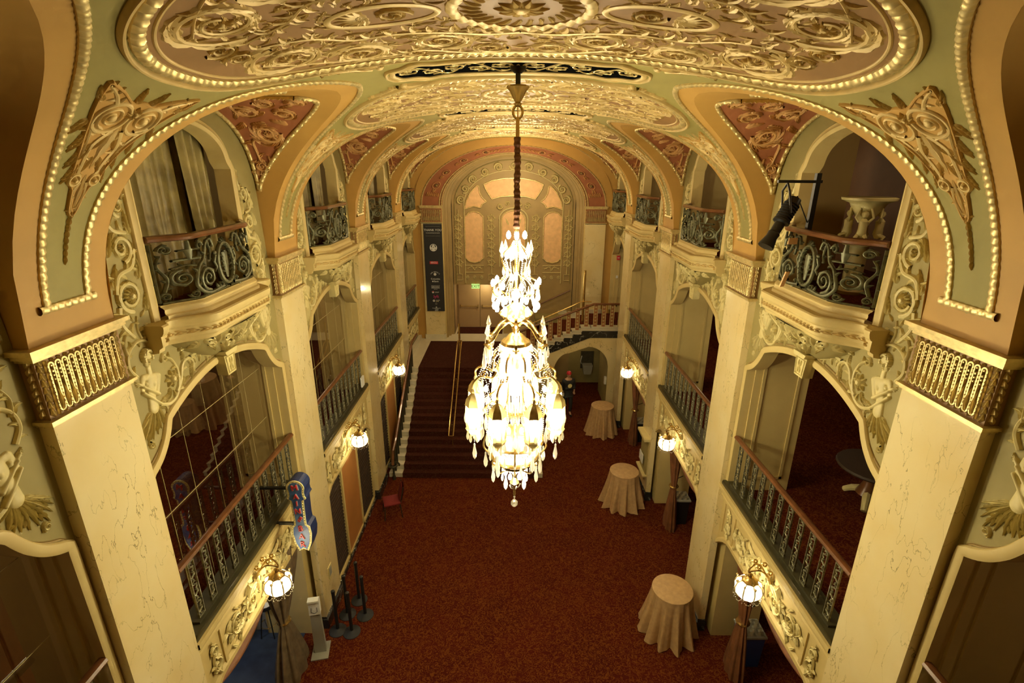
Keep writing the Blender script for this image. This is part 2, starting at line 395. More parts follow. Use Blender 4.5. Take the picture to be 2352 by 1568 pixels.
# ------------------------------------------------------------ barrel vault with lunettes
AP = s_of(A-KL); AP2 = s_of(A-K2)
def g1(x, hw): return hw*max(0, 1-((A-x)/KL)**PL)**(1/PL) if x > A-KL else 0
def g2(x, hw):
    if x <= A-K2: return 0
    return (hw+.24)*max(0, 1-(max(0, A-x)/K2)**P2)**(1/P2)
rows = sorted(set([round(r, 5) for r in [AP2*i/16 for i in range(17)]+[AP2+(AP-AP2)*i/4 for i in range(5)]+[AP+.04, AP+.09, AP+.16]+[AP+.16+(SB-AP-.16)*i/26 for i in range(27)]]))
vm = MB(); SG = SB-.28
bounds = []
cs = [(-2.4, 0)]+BAYS+[(YE, 0)]
for side in (-1, 1):
    for k in range(len(cs)-1):
        (c0, h0), (c1, h1) = cs[k], cs[k+1]
        cols = []
        for r in rows:
            x = bxz(th_of(r))[0]
            a = c0+(g1(x, h0) if h0 else 0); b = c1-(g1(x, h1) if h1 else 0)
            a2 = c0+(g2(x, h0) if h0 else .3); b2 = c1-(g2(x, h1) if h1 else .3)
            if a2 > b2-.02: a2 = b2 = (a2+b2)/2
            a2, b2 = max(a2, a), min(b2, b)
            if r > SG: a2 = b2 = (a+b)/2
            cols.append([a, a2, a2+(b2-a2)*.25, a2+(b2-a2)*.5, a2+(b2-a2)*.75, b2, b])
        f = S_bar(side, 0)
        for i in range(len(rows)-1):
            for j in range(6):
                q = [f(rows[i], cols[i][j], 0), f(rows[i], cols[i][j+1], 0), f(rows[i+1], cols[i+1][j+1], 0), f(rows[i+1], cols[i+1][j], 0)]
                if max(abs(q[0][1]-q[1][1]), abs(q[2][1]-q[3][1])) < 1e-4: continue
                vm.add(q if side > 0 else q[::-1], [(0, 1, 2, 3)], 0 if j in (0, 5) else 1)
ceiling = struct('ceiling', vm.build('ceiling', ['orange', 'green'], smooth=False))
me = ceiling.data
import bmesh
bm = bmesh.new(); bm.from_mesh(me); bmesh.ops.remove_doubles(bm, verts=bm.verts, dist=.0006); bm.to_mesh(me); bm.free()
me.polygons.foreach_set('use_smooth', [True]*len(me.polygons))
try: me.set_sharp_from_angle(angle=radians(35))
except Exception: pass
for s in (-1, 1):
    for k, (c, hw) in enumerate(BAYS):
        def fn(a, b):
            d = -hw*cos(pi*a); x = xg(d, hw); x = x+(XW+.02-x)*b
            return (s*x, c+d, zl(d, hw))
        o = MB().grid(fn, 48, 8).build('lunette', 'orange', ceiling)
        # gilt edge around each lunette, down to the pier and across its foot
        r = R(S_bar(s, 0)); pts = []
        for i in range(41):
            x = (A-K2)+K2*(i/40)**1.5
            pts.append((s_of(x), x))
        pts = [p for p in pts if p[0] < SG]+[(SG, bxz(th_of(SG))[0])]
        path = [(sv, c-g2(x, hw)) for sv, x in pts[::-1]]+[(sv, c+g2(x, hw)) for sv, x in pts[1:]]
        path = resample(path, .02)
        r.mould(path, prof(.036, .026), bump=.28, per=.07)
        r.m.build('gilt_edge', 'gilt', ceiling)
    for y in PIERS:
        r = R(S_bar(s, 0)); r.mould(resample([(SG+.01, y+.16), (SG+.01, y+PW-.16)], .02), prof(.036, .026), bump=.28, per=.07); r.m.build('gilt_edge', 'gilt', ceiling)

# ------------------------------------------------------------ side walls
def arch_z(d, hw):        # top of the mezzanine opening
    t = abs(d)/(hw-.10)
    if t >= 1: return 0
    k = .745
    if t > k: q = (t-k)/(1-k); return 6.26-.39*(q**.75)-.04*sin(pi*q)
    return 6.62-.30*(t/k)**2+ (.0)
def box_z(d, bw):         # top of the box opening
    t = abs(d)/bw
    if t >= 1: return 0
    return 9.02+.12*(1-t)/.1 if t > .9 else 9.14+.42*sqrt(1-(t/.9)**2)
def bw_of(hw): return 1.0 if hw > 1.5 else .72
def fasc(d, hw):          # underside of the fascia over the ground floor
    t = abs(d)/(hw-.02); return 2.52 if t < .72 else 2.52-.30*((t-.72)/.28)**1.6
wall = {}
for s in (-1, 1):
    wm = MB()
    for k, (c, hw) in enumerate(BAYS):
        bw = bw_of(hw); ow = hw-.10
        ds = sorted(set([round(x, 4) for x in [-hw+2*hw*i/60 for i in range(61)]+[-bw, bw, -bw+.002, bw-.002, -ow, ow, -ow+.002, ow-.002]]))
        for a, b in zip(ds, ds[1:]):
            m = (a+b)/2; e = 1e-3
            def seg(z0f, z1f, x=XW):
                z = (z0f(a), z0f(b), z1f(b), z1f(a))
                vs = [(s*x, c+a, z[0]), (s*x, c+b, z[1]), (s*x, c+b, z[2]), (s*x, c+a, z[3])]+[(s*(x+.12), c+a, z[0]), (s*(x+.12), c+b, z[1]), (s*(x+.12), c+b, z[2]), (s*(x+.12), c+a, z[3])]
                wm.add(vs, [(0, 1, 2, 3), (7, 6, 5, 4), (0, 4, 5, 1), (3, 2, 6, 7)])
            top = lambda d: zl(d, hw)+.01
            if abs(m) > ow: seg(lambda d: ZM-.1, top)
            elif abs(m) > bw: seg(lambda d: arch_z(max(-ow+e, min(ow-e, d)), hw), top)
            else:
                seg(lambda d: arch_z(d, hw), lambda d: ZU)
                seg(lambda d: box_z(max(-bw+e, min(bw-e, d)), bw), top)
    wall[s] = struct('wall_'+SIDE[s], wm.build('wall_'+SIDE[s], 'wallg', smooth=False))
    for k, (c, hw) in enumerate(BAYS):
        bw = bw_of(hw); ow = hw-.10; f = S_wall(s, c)
        # cream arch surround with its fine double line
        r = R(f); pa = [(-ow-.02, ZM+.1)]+[(-ow+2*ow*i/64*.999+.0005, arch_z(-ow+2*ow*i/64*.999+.0005, hw)+.0) for i in range(65)]+[(ow+.02, ZM+.1)]
        pa = resample(pa, .05)
        r.mould(pa, [(-.02, -.2), (-.02, .03), (.02, .045), (.07, .035), (.085, .012), (.085, -.01)][::-1])
        r.m.build('arch_moulding', 'cream', wall[s])
        r = R(f); r.mould(resample([(x, y+.115) for x, y in pa if y > 5.7], .05), [(-.012, 0), (-.01, .014), (0, .004), (.01, .014), (.012, 0)])
        r.m.build('arch_line', 'niche', wall[s])
        # box frame
        r = R(f); pa = [(-bw, ZU+.02), (-bw, 9.02)]+[(-bw+2*bw*i/50, box_z(-bw+2*bw*i/50, bw)) for i in range(1, 50)]+[(bw, 9.02), (bw, ZU+.02)]
        r.mould(pa, [(-.015, -.2), (-.015, .03), (.03, .05), (.06, .03), (.09, .03), (.105, .012), (.105, -.01)][::-1])
        r.m.build('box_frame', 'cream', wall[s])
        # deep jambs of the mezzanine opening (pier cores), with sunk panel
        for e in (-1, 1):
            jb = MB().box(s*(XW+.12), s*5.0, c+e*(hw-.14), c+e*(hw+.5 if k < 4 else hw+.1), 0, 10.1)
            jb.box(s*4.2, s*4.85, c+e*(hw-.16), c+e*(hw-.13), 3.75, 3.8); jb.box(s*4.2, s*4.85, c+e*(hw-.16), c+e*(hw-.13), 6.1, 6.15)
            jb.box(s*4.2, s*4.25, c+e*(hw-.16), c+e*(hw-.13), 3.75, 6.15); jb.box(s*4.8, s*4.85, c+e*(hw-.16), c+e*(hw-.13), 3.75, 6.15)
            jb.build('jamb', 'cream', wall[s], smooth=False)
# fascia over the ground floor: band, cornice, sill, relief panels
def fascia_relief(s, hw):
    r = R(lambda u, v, h: (s*(XW-.02-h), u, v)); q = hw/1.7285
    for e in (-1, 1):
        r.vine([(e*.12*q, 2.98), (e*.3*q, 3.1), (e*.5*q, 2.98), (e*.72*q, 2.78), (e*.95*q, 2.88), (e*1.08*q, 3.02)], .03, .012, .035, nl=12, L=.22)
        r.spiral(e*.42*q, 2.90, .19, pi/2-e*.6, 1.4, -e, .022, .035, nl=8, leafL=.11)
        r.spiral(e*.82*q, 2.95, .17, -pi/2, 1.4, e, .022, .035, nl=10, leafL=.14)
        for i in range(18): r.leaf(e*(.12+.055*i)*q, 2.70+.13*(i % 4), i*1.9, .15, .038, .03, curl=.8)
        r.spiral(e*1.38*q, 2.80, .11, pi/2, 1.3, e, .022, .035, nl=7, leafL=.10)
        r.spiral(e*1.38*q, 3.05, .08, -pi/2, 1.2, -e, .02, .03, nl=5, leafL=.09)
        r.vine([(e*1.32*q, 2.62), (e*1.42*q, 2.85), (e*1.36*q, 3.1), (e*1.42*q, 3.2)], .02, .01, .03, nl=5, L=.1)
    r.leaf(0, 2.66, pi/2, .3, .1, .05); r.leaf(0, 3.2, -pi/2, .3, .09, .05); r.boss(0, 2.95, .07, .06)
    return r.m.mesh('scrollwork', 'relief')
for s in (-1, 1):
    for k, (c, hw) in enumerate(BAYS):
        if s > 0 and k == 4: continue
        fm = MB(); n = 24; x0 = s*(XW-.0)
        for i in range(n):
            a, b = -hw+2*hw*i/n, -hw+2*hw*(i+1)/n
            za, zb_ = fasc(a, hw), fasc(b, hw); x1 = s*(XW+.3)
            fm.add([(x0, a, za), (x0, b, zb_), (x0, b, 3.3), (x0, a, 3.3), (x1, a, za), (x1, b, zb_), (x1, b, 3.3), (x1, a, 3.3)], [(0, 1, 2, 3), (0, 4, 5, 1), (7, 6, 5, 4)])
            fm.add([(s*(XW-.035), a, za+.02), (s*(XW-.035), b, zb_+.02), (s*(XW-.035), b, zb_+.09), (s*(XW-.035), a, za+.09), (x0, a, za), (x0, b, zb_), (x0, b, zb_+.13), (x0, a, za+.13)], [(0, 1, 2, 3), (0, 4, 5, 1), (3, 2, 6, 7)])
        for d in (1.16, 1.60):
            for e in (-1, 1):
                q = e*d*hw/1.7285; fm.box(s*(XW-.025), x0, q-.03, q+.03, 2.6, 3.24)
        fm.grid(lambda a, b: (s*(XW-[0, .03, .03, .06, .05, .10, .11, .14, .14, .0][int(round(b*9))]), -hw+2*hw*a, [3.22, 3.23, 3.30, 3.32, 3.36, 3.42, 3.48, 3.50, 3.57, 3.57][int(round(b*9))]), 1, 9)
        o = tag(fm.build('fascia', 'cream', None, (0, c, 0), smooth=False), 'cream plaster beam with scroll relief under the %s %s mezzanine railing' % (ORD[k], SIDE[s]), 'beam', 'beams under the mezzanine rails')
        put('scrollwork', cached(('fr', s, hw), lambda: fascia_relief(s, hw)), o)
# ------------------------------------------------------------ marble piers
def capital_bm(s):
    g = MB(); d = MB(); x = W; y0, y1 = 0, PW; z0, z1 = 7.05, 7.68
    g.box(s*(x+.14), s*x, y0, y1, z0, z1)                                # red ground block
    for zz, pr in ((z1, .0), ):
        for a, b, p in ((z1-.10, z1-.07, .03), (z1-.07, z1-.03, .055), (z1-.03, z1+.01, .085)):
            d.box(s*(x+.14), s*(x-p), y0-p, y1+p, a, b)
    for a, b, p in ((z0-.035, z0-.01, .02), (z0-.01, z0+.02, .045)):
        d.box(s*(x+.14), s*(x-p), y0-p, y1+p, a, b)
    n = 11; m = .085; step = (PW-2*m)/n; za, zt = z0+.04, z1-.12
    r = R(lambda u, v, h: (s*(x-h), u, v))
    for i in range(n):
        yc = m+step*(i+.5); w_ = step*.36
        pts = [(yc-w_, za+.05)]+[(yc-w_*cos(pi*j/8), zt-.05+w_*sin(pi*j/8)) for j in range(9)]+[(yc+w_, za+.05)]+[(yc+w_*cos(pi*j/6), za+.05-w_*sin(pi*j/6)) for j in range(1, 6)]
        r.mould(pts, [(-.009, 0), (-.007, .022), (.007, .022), (.009, 0)], closed=True)
        r.leaf(yc, za+.02, pi/2, .22, .036, .045, lobes=3, n=7)
        r.boss(yc, zt-.05, .015, .03, 6)
        for q in range(3): r.boss(yc, zt-.10-q*.035, .018-.003*q, .03, 6)
    for i in range(n+1):
        yb = m+step*i
        r.stroke([(yb, za), (yb, za+.25), (yb, zt)], .011, .011, .024)
        for q in range(13): r.boss(yb, za+.06+q*.034, .007, .033, 5)
    for yy in (.045, PW-.045):
        for q in range(8): r.leaf(yy, za+q*.063, pi/2+.35, .085, .036, .03, lobes=1, n=4)
    r2 = R(lambda u, v, h: (s*(x+.06+u), 0-h, v)); r2.m = r.m
    for q in range(8): r2.leaf(0, za+q*.063, pi/2+.35, .085, .034, .03, lobes=1, n=4)
    o = len(d.v); d.v += r.m.v; d.f += [tuple(i+o for i in f) for f in r.m.f]; d.mi += r.m.mi
    return g.mesh('ground', 'field', False), d.mesh('capital', 'gilt')
def pier(s, i, y):
    o = thing('marble_pier', 'cream veined marble pier with gilt fluted capital on the %s, %s' % (SIDE[s], ['rearmost', 'nearest and largest', 'second from the camera', 'third from the camera', 'fourth and farthest'][i]), 'pier', (0, y, 0), 0, 'marble piers')
    put('shaft', cached(('ps', s), lambda: MB().box(s*W, s*(XW+.02), 0, PW, .28, 7.05).mesh('shaft', 'marble', False)), o)
    put('plinth', cached(('pp', s), lambda: MB().box(s*(W-.035), s*(XW+.03), -.03, PW+.03, 0, .22).box(s*(W-.015), s*(XW+.02), -.015, PW+.015, .22, .28).mesh('plinth', 'darkm', False)), o)
    g, c = cached(('pc', s), lambda: capital_bm(s))
    ca = put('capital', c, o); put('capital_ground', g, ca)
for s in (-1, 1):
    for i, y in enumerate(PIERS): pier(s, i, y)
# ------------------------------------------------------------ ceiling medallions, grilles, spandrels
def oval(n, a, b, p=2.45):
    o = []
    for i in range(n):
        t = 2*pi*i/n; c, q = cos(t), sin(t)
        o.append((a*abs(c)**(2/p)*(1 if c > 0 else -1), b*abs(q)**(2/p)*(1 if q > 0 else -1)))
    return o
def medallion():
    f = S_bar(1, 0); a, b = 2.62, 1.52; out = {}
    ov = lambda k: resample(oval(200, a-k, b-k), .03, True)
    r = R(f); r.mould(ov(-.02), prof(.022, .04), True); r.mould(ov(.15), prof(.016, .02), True); out['outer_ring'] = r.m.mesh('outer_ring', 'giltrel')
    r = R(f); r.mould(ov(.06), prof(.05, .036), True, bump=.3, per=.08); out['border'] = r.m.mesh('border', 'gilt')
    r = R(f); r.fill(oval(160, a-.08, b-.08), (0, 0), .008, 14); out['field'] = r.m.mesh('field', 'field')
    r = R(f); h = .030; rnd = random.Random(3)
    r.mould(resample(oval(80, .50, .50, 2), .03, True), prof(.05, h), True, bump=.4, per=.12)
    for k in range(24): r.leaf(.30*cos(2*pi*k/24), .30*sin(2*pi*k/24), 2*pi*k/24+.3, .17, .045, h, curl=.6, lobes=2, n=5)
    r.rosette(0, 0, .2, h*1.3, 10)
    for e in (-1, 1):
        r.mould(resample([(e*1.0+x, y) for x, y in oval(60, .40, .22, 2)], .03, True), prof(.03, h*.8), True)
        r.spiral(e*.92, 0, .14, 0, 1.3, e, 0.019, h, nl=10, leafL=.14)
        for k in range(9): r.leaf(e*1.12, 0, (0 if e > 0 else pi)+(k-4)*.33, .26, .05, h*.8, n=6)
        for g in (-1, 1):
            r.spiral(e*1.93, g*.52, .34, -g*pi/2, 1.6, e*g, 0.031, h, nl=19, leafL=.26)
            r.spiral(e*1.42, g*.93, .28, pi*(e < 0)+.5*g, 1.6, -e*g, 0.030, h, nl=19, leafL=.26)
            r.spiral(e*.70, g*.86, .28, g*pi/2, 1.6, e*g, 0.028, h, nl=18, leafL=.25)
            r.spiral(e*.28, g*1.2, .17, 0, 1.4, -e*g, 0.022, h, nl=12, leafL=.17)
            r.spiral(e*.98, g*1.2, .13, pi, 1.4, e*g, 0.019, h, nl=10, leafL=.13)
            r.spiral(e*2.16, g*.13, .12, pi, 1.4, -e*g, 0.017, h, nl=10, leafL=.13)
            r.vine([(0, g*.62), (e*.3, g*.68), (e*.62, g*.58), (e*1.0, g*.5), (e*1.35, g*.48), (e*1.62, g*.22), (e*2.0, g*.08)], .028, .015, h, nl=26, L=.24)
            r.vine([(0, g*1.38), (e*.45, g*1.38), (e*.9, g*1.12), (e*1.15, g*1.18), (e*1.55, g*1.08), (e*1.9, g*.8), (e*2.15, g*.48)], .025, .012, h, nl=28, L=.20)
    for _ in range(900):                                                  # small acanthus sprays filling the ground
        t = rnd.random()*2*pi; q = sqrt(rnd.random())*.93; x, y = (a-.32)*q*abs(cos(t))**.8*(1 if cos(t) > 0 else -1), (b-.26)*q*abs(sin(t))**.8*(1 if sin(t) > 0 else -1)
        if hypot(x, y) < .58 or hypot((abs(x)-1)/.42, y/.25) < 1: continue
        r.leaf(x, y, rnd.random()*2*pi, rnd.uniform(.10, .20), rnd.uniform(.022, .042), h*.7, curl=rnd.uniform(-1.6, 1.6), n=6)
    out['acanthus_relief'] = r.m.mesh('acanthus_relief', 'giltrel')
    return out
md = medallion()
for i, y in enumerate(PIERS):
    o = thing('ceiling_medallion', 'oval ceiling medallion of gilt acanthus scrolls, %s on the vault' % ['first and rearmost', 'nearest and largest', 'just beyond the black grille', 'third from the camera', 'farthest'][i], 'ceiling medallion', (0, y+PW/2, 0), 0, 'oval medallions along the vault')
    if i == 4: o.location.y = y+PW/2
    for n_, me in md.items(): put(n_, me, o)
def grille():
    f = S_bar(1, 0); half = [(0, .36), (.45, .36), (.85, .33), (1.05, .40), (1.2, .28), (1.36, .22), (1.42, 0)]
    h2 = spline(half, 4); pts = h2+[(x, -y) for x, y in h2[::-1][1:]]+[(-x, -y) for x, y in h2[1:]]+[(-x, y) for x, y in h2[::-1][1:-1]]
    pts = resample(pts, .04, True); out = {}
    r = R(f); r.mould([(x*1.0, y) for x, y in pts], prof(.035, .03), True); r.mould([(x*1.05, y*1.16) for x, y in pts], prof(.02, .03), True); out['frame'] = r.m.mesh('frame', 'giltrel')
    r = R(f); r.fill(pts, (0, 0), .006, 10); out['opening'] = r.m.mesh('opening', 'void_paint')  # no hole cut: flat black sheet paints in the dark behind the tracery
    r = R(f); h = .016
    for e in (-1, 1):
        for k in range(5):
            x = e*(.2+.26*k); g = 1 if k % 2 else -1
            r.spiral(x, g*.07, .14, pi/2*g, 1.4, e*g, .012, h, nl=5, leafL=.11, r1=.3)
        r.vine([(0, 0), (e*.2, .25), (e*.5, -.24), (e*.8, .24), (e*1.1, -.2), (e*1.32, .02)], .012, .010, h, nl=10, L=.10)
    r.rosette(0, 0, .13, h*1.2); out['tracery'] = r.m.mesh('tracery', 'gilt')
    return out
gr = grille()
for i, (c, hw) in enumerate(BAYS[:4]):
    o = thing('ceiling_grille', 'dark pierced grille with gilt tracery on the vault crown, %s' % ['above and behind the camera', 'where the chandelier hangs', 'between second and third medallion', 'before the farthest medallion'][i], 'grille', (0, c, 0), 0, 'pierced grilles on the vault crown')
    for n_, me in gr.items():
        q = put(n_, me, o)
def spandrel(s):
    f0_ = S_bar(s, 0); f = lambda u, v, h: f0_(u+.20, v*.95, h); out = {}; h = .026; r = R(f)
    o2 = [(2.74, 0), (2.76, .12), (2.66, .30), (2.58, .52), (2.78, .44), (3.0, .33), (3.25, .22), (3.45, .16), (3.58, .15), (3.64, .08), (3.85, .04), (3.9, .01)]
    pts = o2+[(a, -b) for a, b in o2[::-1][:-1]]; pts = resample(pts, .04, True)
    r.fill(pts, (3.0, 0), .010, 6); r.mould(pts, prof(.014, .022), True); out['ground'] = r.m.mesh('ground', 'orange')
    r = R(f)
    for e in (-1, 1):
        r.mould([(2.93+.155*cos(t*pi/12), e*.175+.155*sin(t*pi/12)) for t in range(24)], prof(.022, h), True)
        r.stroke([(2.93+.12*(1-.7*t/24)*cos(t*.42), e*(.175+.12*(1-.7*t/24)*sin(t*.42))) for t in range(25)], .018, .012, h*1.1); r.boss(2.93, e*.175, .045, h*1.5)
        r.vine([(2.80, e*.24), (2.70, e*.34), (2.62, e*.48)], .03, .012, h, nl=5, L=.11)
        r.vine([(3.06, e*.05), (3.22, e*.13), (3.38, e*.11), (3.52, e*.09)], .030, .022, h, nl=6, L=.12)
        r.vine([(3.0, e*.30), (3.15, e*.22), (3.3, e*.17)], .022, .012, h, nl=4, L=.10)
        r.mould([(3.56+.05*cos(t*pi/8), e*.10+.05*sin(t*pi/8)) for t in range(16)], prof(.016, h), True); r.boss(3.56, e*.10, .028, h*1.6)
        r.vine([(3.58, e*.03), (3.70, e*.06), (3.85, e*.02)], .02, .012, h, nl=3, L=.08)
    for e in (-1, 1):
        for (x_, y_, a_) in ((2.78, .40, 2.2), (2.98, .36, .3), (3.12, .26, .1), (3.28, .18, .2), (3.42, .14, .2), (2.76, .06, 2.6), (3.12, .05, .3), (3.34, .04, .2), (3.2, .14, 0)): r.acanth(x_, e*y_, a_*e, .20, .075, h, curl=e*.4)
    r.rosette(2.86, 0, .075, h*1.5)
    r.leaf(3.05, 0, 0, .42, .09, h*1.1); r.leaf(3.52, 0, 0, .36, .05, h)
    for k in range(8): r.leaf(3.86+k*.055, 0, 0, .08, .030-.002*k, h*1.1, lobes=1, n=5)
    out['scrollwork'] = r.m.mesh('scrollwork', 'giltrel')
    return out
def scallop(s):   # small shell sprays flanking the lunette apex
    r = R(S_bar(s, 0)); h = .04
    for e in (-1, 1):
        for k in range(9): r.leaf(1.42, e*.62, (pi/2*e)+(k-4)*.24+.4, .22+.04*k*(.3), .035, h, n=6)
        r.boss(1.42, e*.6, .05, h*1.1); r.vine([(1.5, e*.6), (1.72, e*.78), (1.95, e*.86)], .03, .008, h, nl=6, L=.1)
    return r.m.mesh('shell_spray', 'giltrel')
for s in (-1, 1):
    sp = spandrel(s)
    for i, y in enumerate(PIERS):
        o = thing('spandrel_ornament', 'triangular gilt scroll ornament on green vault above the %s %s pier' % (['rearmost', 'nearest', 'second', 'third', 'fourth'][i], SIDE[s]), 'ornament', (0, y+PW/2, 0), 0, 'triangular vault ornaments')
        for n_, me in sp.items(): put(n_, me, o)
    ss = scallop(s)
    for c, hw in BAYS[:4]: put('shell_spray', ss, ceiling, (0, c, 0))
    # terracotta panels on the lunette sides
    for k, (c, hw) in enumerate(BAYS):
        for e in (-1, 1):
            f0 = S_lun(s, c, hw); q = hw/1.7285
            def vz(t):                       # t: 0 tip .. 1 top -> angle
                d0 = g1(xz(8.70), hw); a0 = math.acos(min(1, d0/hw)); a1 = math.acos(.16); a = a0+(a1-a0)*t; x = xg(hw*cos(a), hw)
                if e > 0: a = pi-a
                return a, x
            P_in = []; P_out = []
            for j in range(25):
                t = j/24; a, x = vz(t); xi = x+.33-.06*t+.3*max(0, (t-.88)/.12)**2; xo = 3.90
                if xi > xo: xi = xo
                P_in.append((xi, a)); P_out.append((xo, a))
            def cell(u, t, h=0):
                j = min(23.999, max(0, t*24)); i0 = int(j); fr = j-i0
                xi = P_in[i0][0]*(1-fr)+P_in[i0+1][0]*fr; xo = P_out[i0][0]*(1-fr)+P_out[i0+1][0]*fr; a = P_in[i0][1]*(1-fr)+P_in[i0+1][1]*fr
                return f0(xi+(xo-xi)*u, a, h)
            o = thing('lunette_relief', 'terracotta triangle with ochre scroll relief, %s side of %s %s lunette' % (['near', 'far'][e > 0], ORD[k], SIDE[s]), 'wall relief', (0, 0, 0), 0, 'terracotta lunette reliefs')
            pm = MB().grid(lambda u, t: cell(u, t, .012), 8, 30); pm.build('ground', 'red', o)
            # relief laid out in local metres (u across X, v up the curve)
            Ls = [0]
            for j in range(24): Ls.append(Ls[-1]+(V(f0(3.9, P_in[j][1], 0))-V(f0(3.9, P_in[j+1][1], 0))).length)
            LT = Ls[-1]
            def loc(u, v, h):
                v = max(0, min(LT, v)); j = 0
                while j < 23 and Ls[j+1] < v: j += 1
                fr = (v-Ls[j])/(Ls[j+1]-Ls[j]); a = P_in[j][1]*(1-fr)+P_in[j+1][1]*fr
                return f0(3.9-u, a, h+.01)
            r = R(loc)
            inn = resample([(3.9-P_in[j][0], Ls[j]) for j in range(25)], .025); outl = resample([(0, 0), (0, LT)], .025)
            r.mould(inn, prof(.03, .03), bump=.35, per=.06); r.mould(outl, prof(.03, .03), bump=.35, per=.06)
            r.mould(resample([inn[-1], (0, LT)], .025), prof(.03, .03), bump=.35, per=.06)
            r.m.build('gilt_edge', 'gilt', o)
            r = R(loc); h = .030; K = LT
            def wd_(t): j = min(23, int(t*24)); return 3.9-P_in[j][0]
            last = None
            for t, d_ in ((.19, 1), (.46, -1)):
                w_ = wd_(t); rr_ = min(.36*w_, .22); r.spiral(w_*.5, K*t, rr_*.85, pi*(d_ > 0), 1.5, d_, .012+rr_*.10, h, nl=11, leafL=rr_*1.3)
                if last: r.vine([last, ((last[0]+w_*.5)/2+.12*d_, K*(t-.07)), (w_*.5, K*t-rr_*.8)], .022, .018, h, nl=4, L=.13)
                last = (w_*.5, K*t+rr_*.8)
            for t, q_, r_ in ((.72, .30, .17), (.70, .72, .15), (.90, .18, .11), (.88, .52, .14), (.90, .82, .11)):
                w_ = wd_(t)
                r.spiral(w_*q_, K*t, r_, pi*q_*2, 1.4, 1 if q_ > .5 else -1, .026, h, nl=9, leafL=.17)
            for t in (.12, .22, .38, .55, .57, .70, .72, .82, .93, .95):
                w_ = wd_(t)
                for q_ in (.2, .5, .8): r.acanth(w_*q_, K*t, 1.57+(.5-q_)*2.5+t*3, .22 if t > .3 else .10, .09, h, curl=(q_-.5)*2)
            r.m.build('scrollwork', 'redrel', o)
# ------------------------------------------------------------ opera boxes (balconies)
def sst(t): t = max(0, min(1, t)); return t*t*(3-2*t)
def off_l(d): return .22-.09*sst((1.17-abs(d))/.14)+.36*sst((1.03-abs(d))/.40)
def off_b(d): return .04+.25*sst((.99-abs(d))/.42)
def ironwork(s):
    ZV = lambda v: 7.60+(v-7.53)*.90
    r = R(lambda u, v, h: (s*(XW-off_b(u)-h), u, ZV(v))); h = .022; zb0, zt = 7.53, 8.28
    def ironset(r):
        for e in (-1, 1):
            r.spiral(e*.40, 7.76, .165, -pi/2, 1.8, e, .022, h, nl=9, leafL=.10)
            r.vine([(e*.12, 7.585), (e*.44, 7.565), (e*.62, 7.70), (e*.56, 7.92), (e*.44, 8.02), (e*.36, 8.20), (e*.26, 8.24), (e*.22, 8.14)], .024, .018, h, nl=9, L=.11)
            r.stroke([(e*.20, 8.02), (e*.24, 7.94), (e*.20, 7.86), (e*.26, 7.8)], .02, .01, h); r.boss(e*.20, 8.05, .03, h)
            r.stroke([(e*.50, 8.045), (e*.80, 8.045)], .016, .016, h); r.stroke([(e*.55, 8.16), (e*.75, 8.16)], .012, .012, h); r.stroke([(e*.65, 8.05), (e*.65, 8.10), (e*.65, 8.17)], .018, .05, h); r.stroke([(e*.65, 8.16), (e*.65, 8.27)], .03, .015, h)
            r.spiral(e*.49, 8.19, .06, 0, 1.3, -e, .015, h, nl=3, leafL=.06); r.spiral(e*.84, 8.18, .06, pi, 1.4, e, .015, h, nl=3, leafL=.06)
            r.spiral(e*.74, 7.82, .11, pi/2, 1.6, -e, .018, h, nl=7, leafL=.08); r.spiral(e*.17, 7.62, .05, 0, 1.3, e, .013, h, nl=2, leafL=.05)
            r.spiral(e*.66, 7.61, .055, pi, 1.3, -e, .013, h, nl=3, leafL=.06); r.spiral(e*.90, 7.62, .055, pi, 1.3, e, .013, h, nl=3, leafL=.05)
            r.vine([(e*.90, 7.68), (e*.86, 7.84), (e*.93, 8.0), (e*.88, 8.12)], .016, .012, h, nl=6, L=.08); r.vine([(e*.97, 7.56), (e*.97, 8.26)], .012, .012, h, nl=4, L=.05)
            r.vine([(e*.34, 8.24), (e*.30, 8.10), (e*.33, 7.98)], .014, .01, h, nl=4, L=.07); r.vine([(e*.6, 7.96), (e*.7, 7.98), (e*.82, 7.95)], .012, .01, h, nl=4, L=.07)
            r.vine([(e*.02, 7.56), (e*.3, 7.548), (e*.6, 7.55), (e*.95, 7.55)], .012, .012, h, nl=6, L=.06, side=e)
        r.stroke([(.165*cos(t*pi/16), 7.88+.27*sin(t*pi/16)) for t in range(33)], .030, .030, h*1.4)
        for k in range(20): a_ = k*pi/10; r.leaf(.165*cos(a_), 7.88+.27*sin(a_), a_+2.2, .05, .02, h*1.7, lobes=1, n=4)
        r.stroke([(0, 8.05), (0, 7.98), (0, 7.90), (0, 7.72)], .030, .015, h*1.2); r.stroke([(0, 8.03), (0, 7.95), (0, 7.86)], .055, .055, h*1.3); r.stroke([(0, 7.87), (0, 7.68)], .055, .015, h*1.3)
        for k in range(5): r.leaf(0, 8.14, pi/2+(k-2)*.55, .10, .026, h)
        for e in (-1, 1):
            for k in range(4): r.stroke([(e*.05, 7.76+.07*k), (e*.10, 7.79+.07*k), (e*.13, 7.77+.07*k)], .009, .007, h)
    ironset(r); b = R(lambda u, v, q: (s*(XW-off_b(u)+q), u, ZV(v))); b.m = r.m; ironset(b)
    return r.m.mesh('ironwork', 'iron')
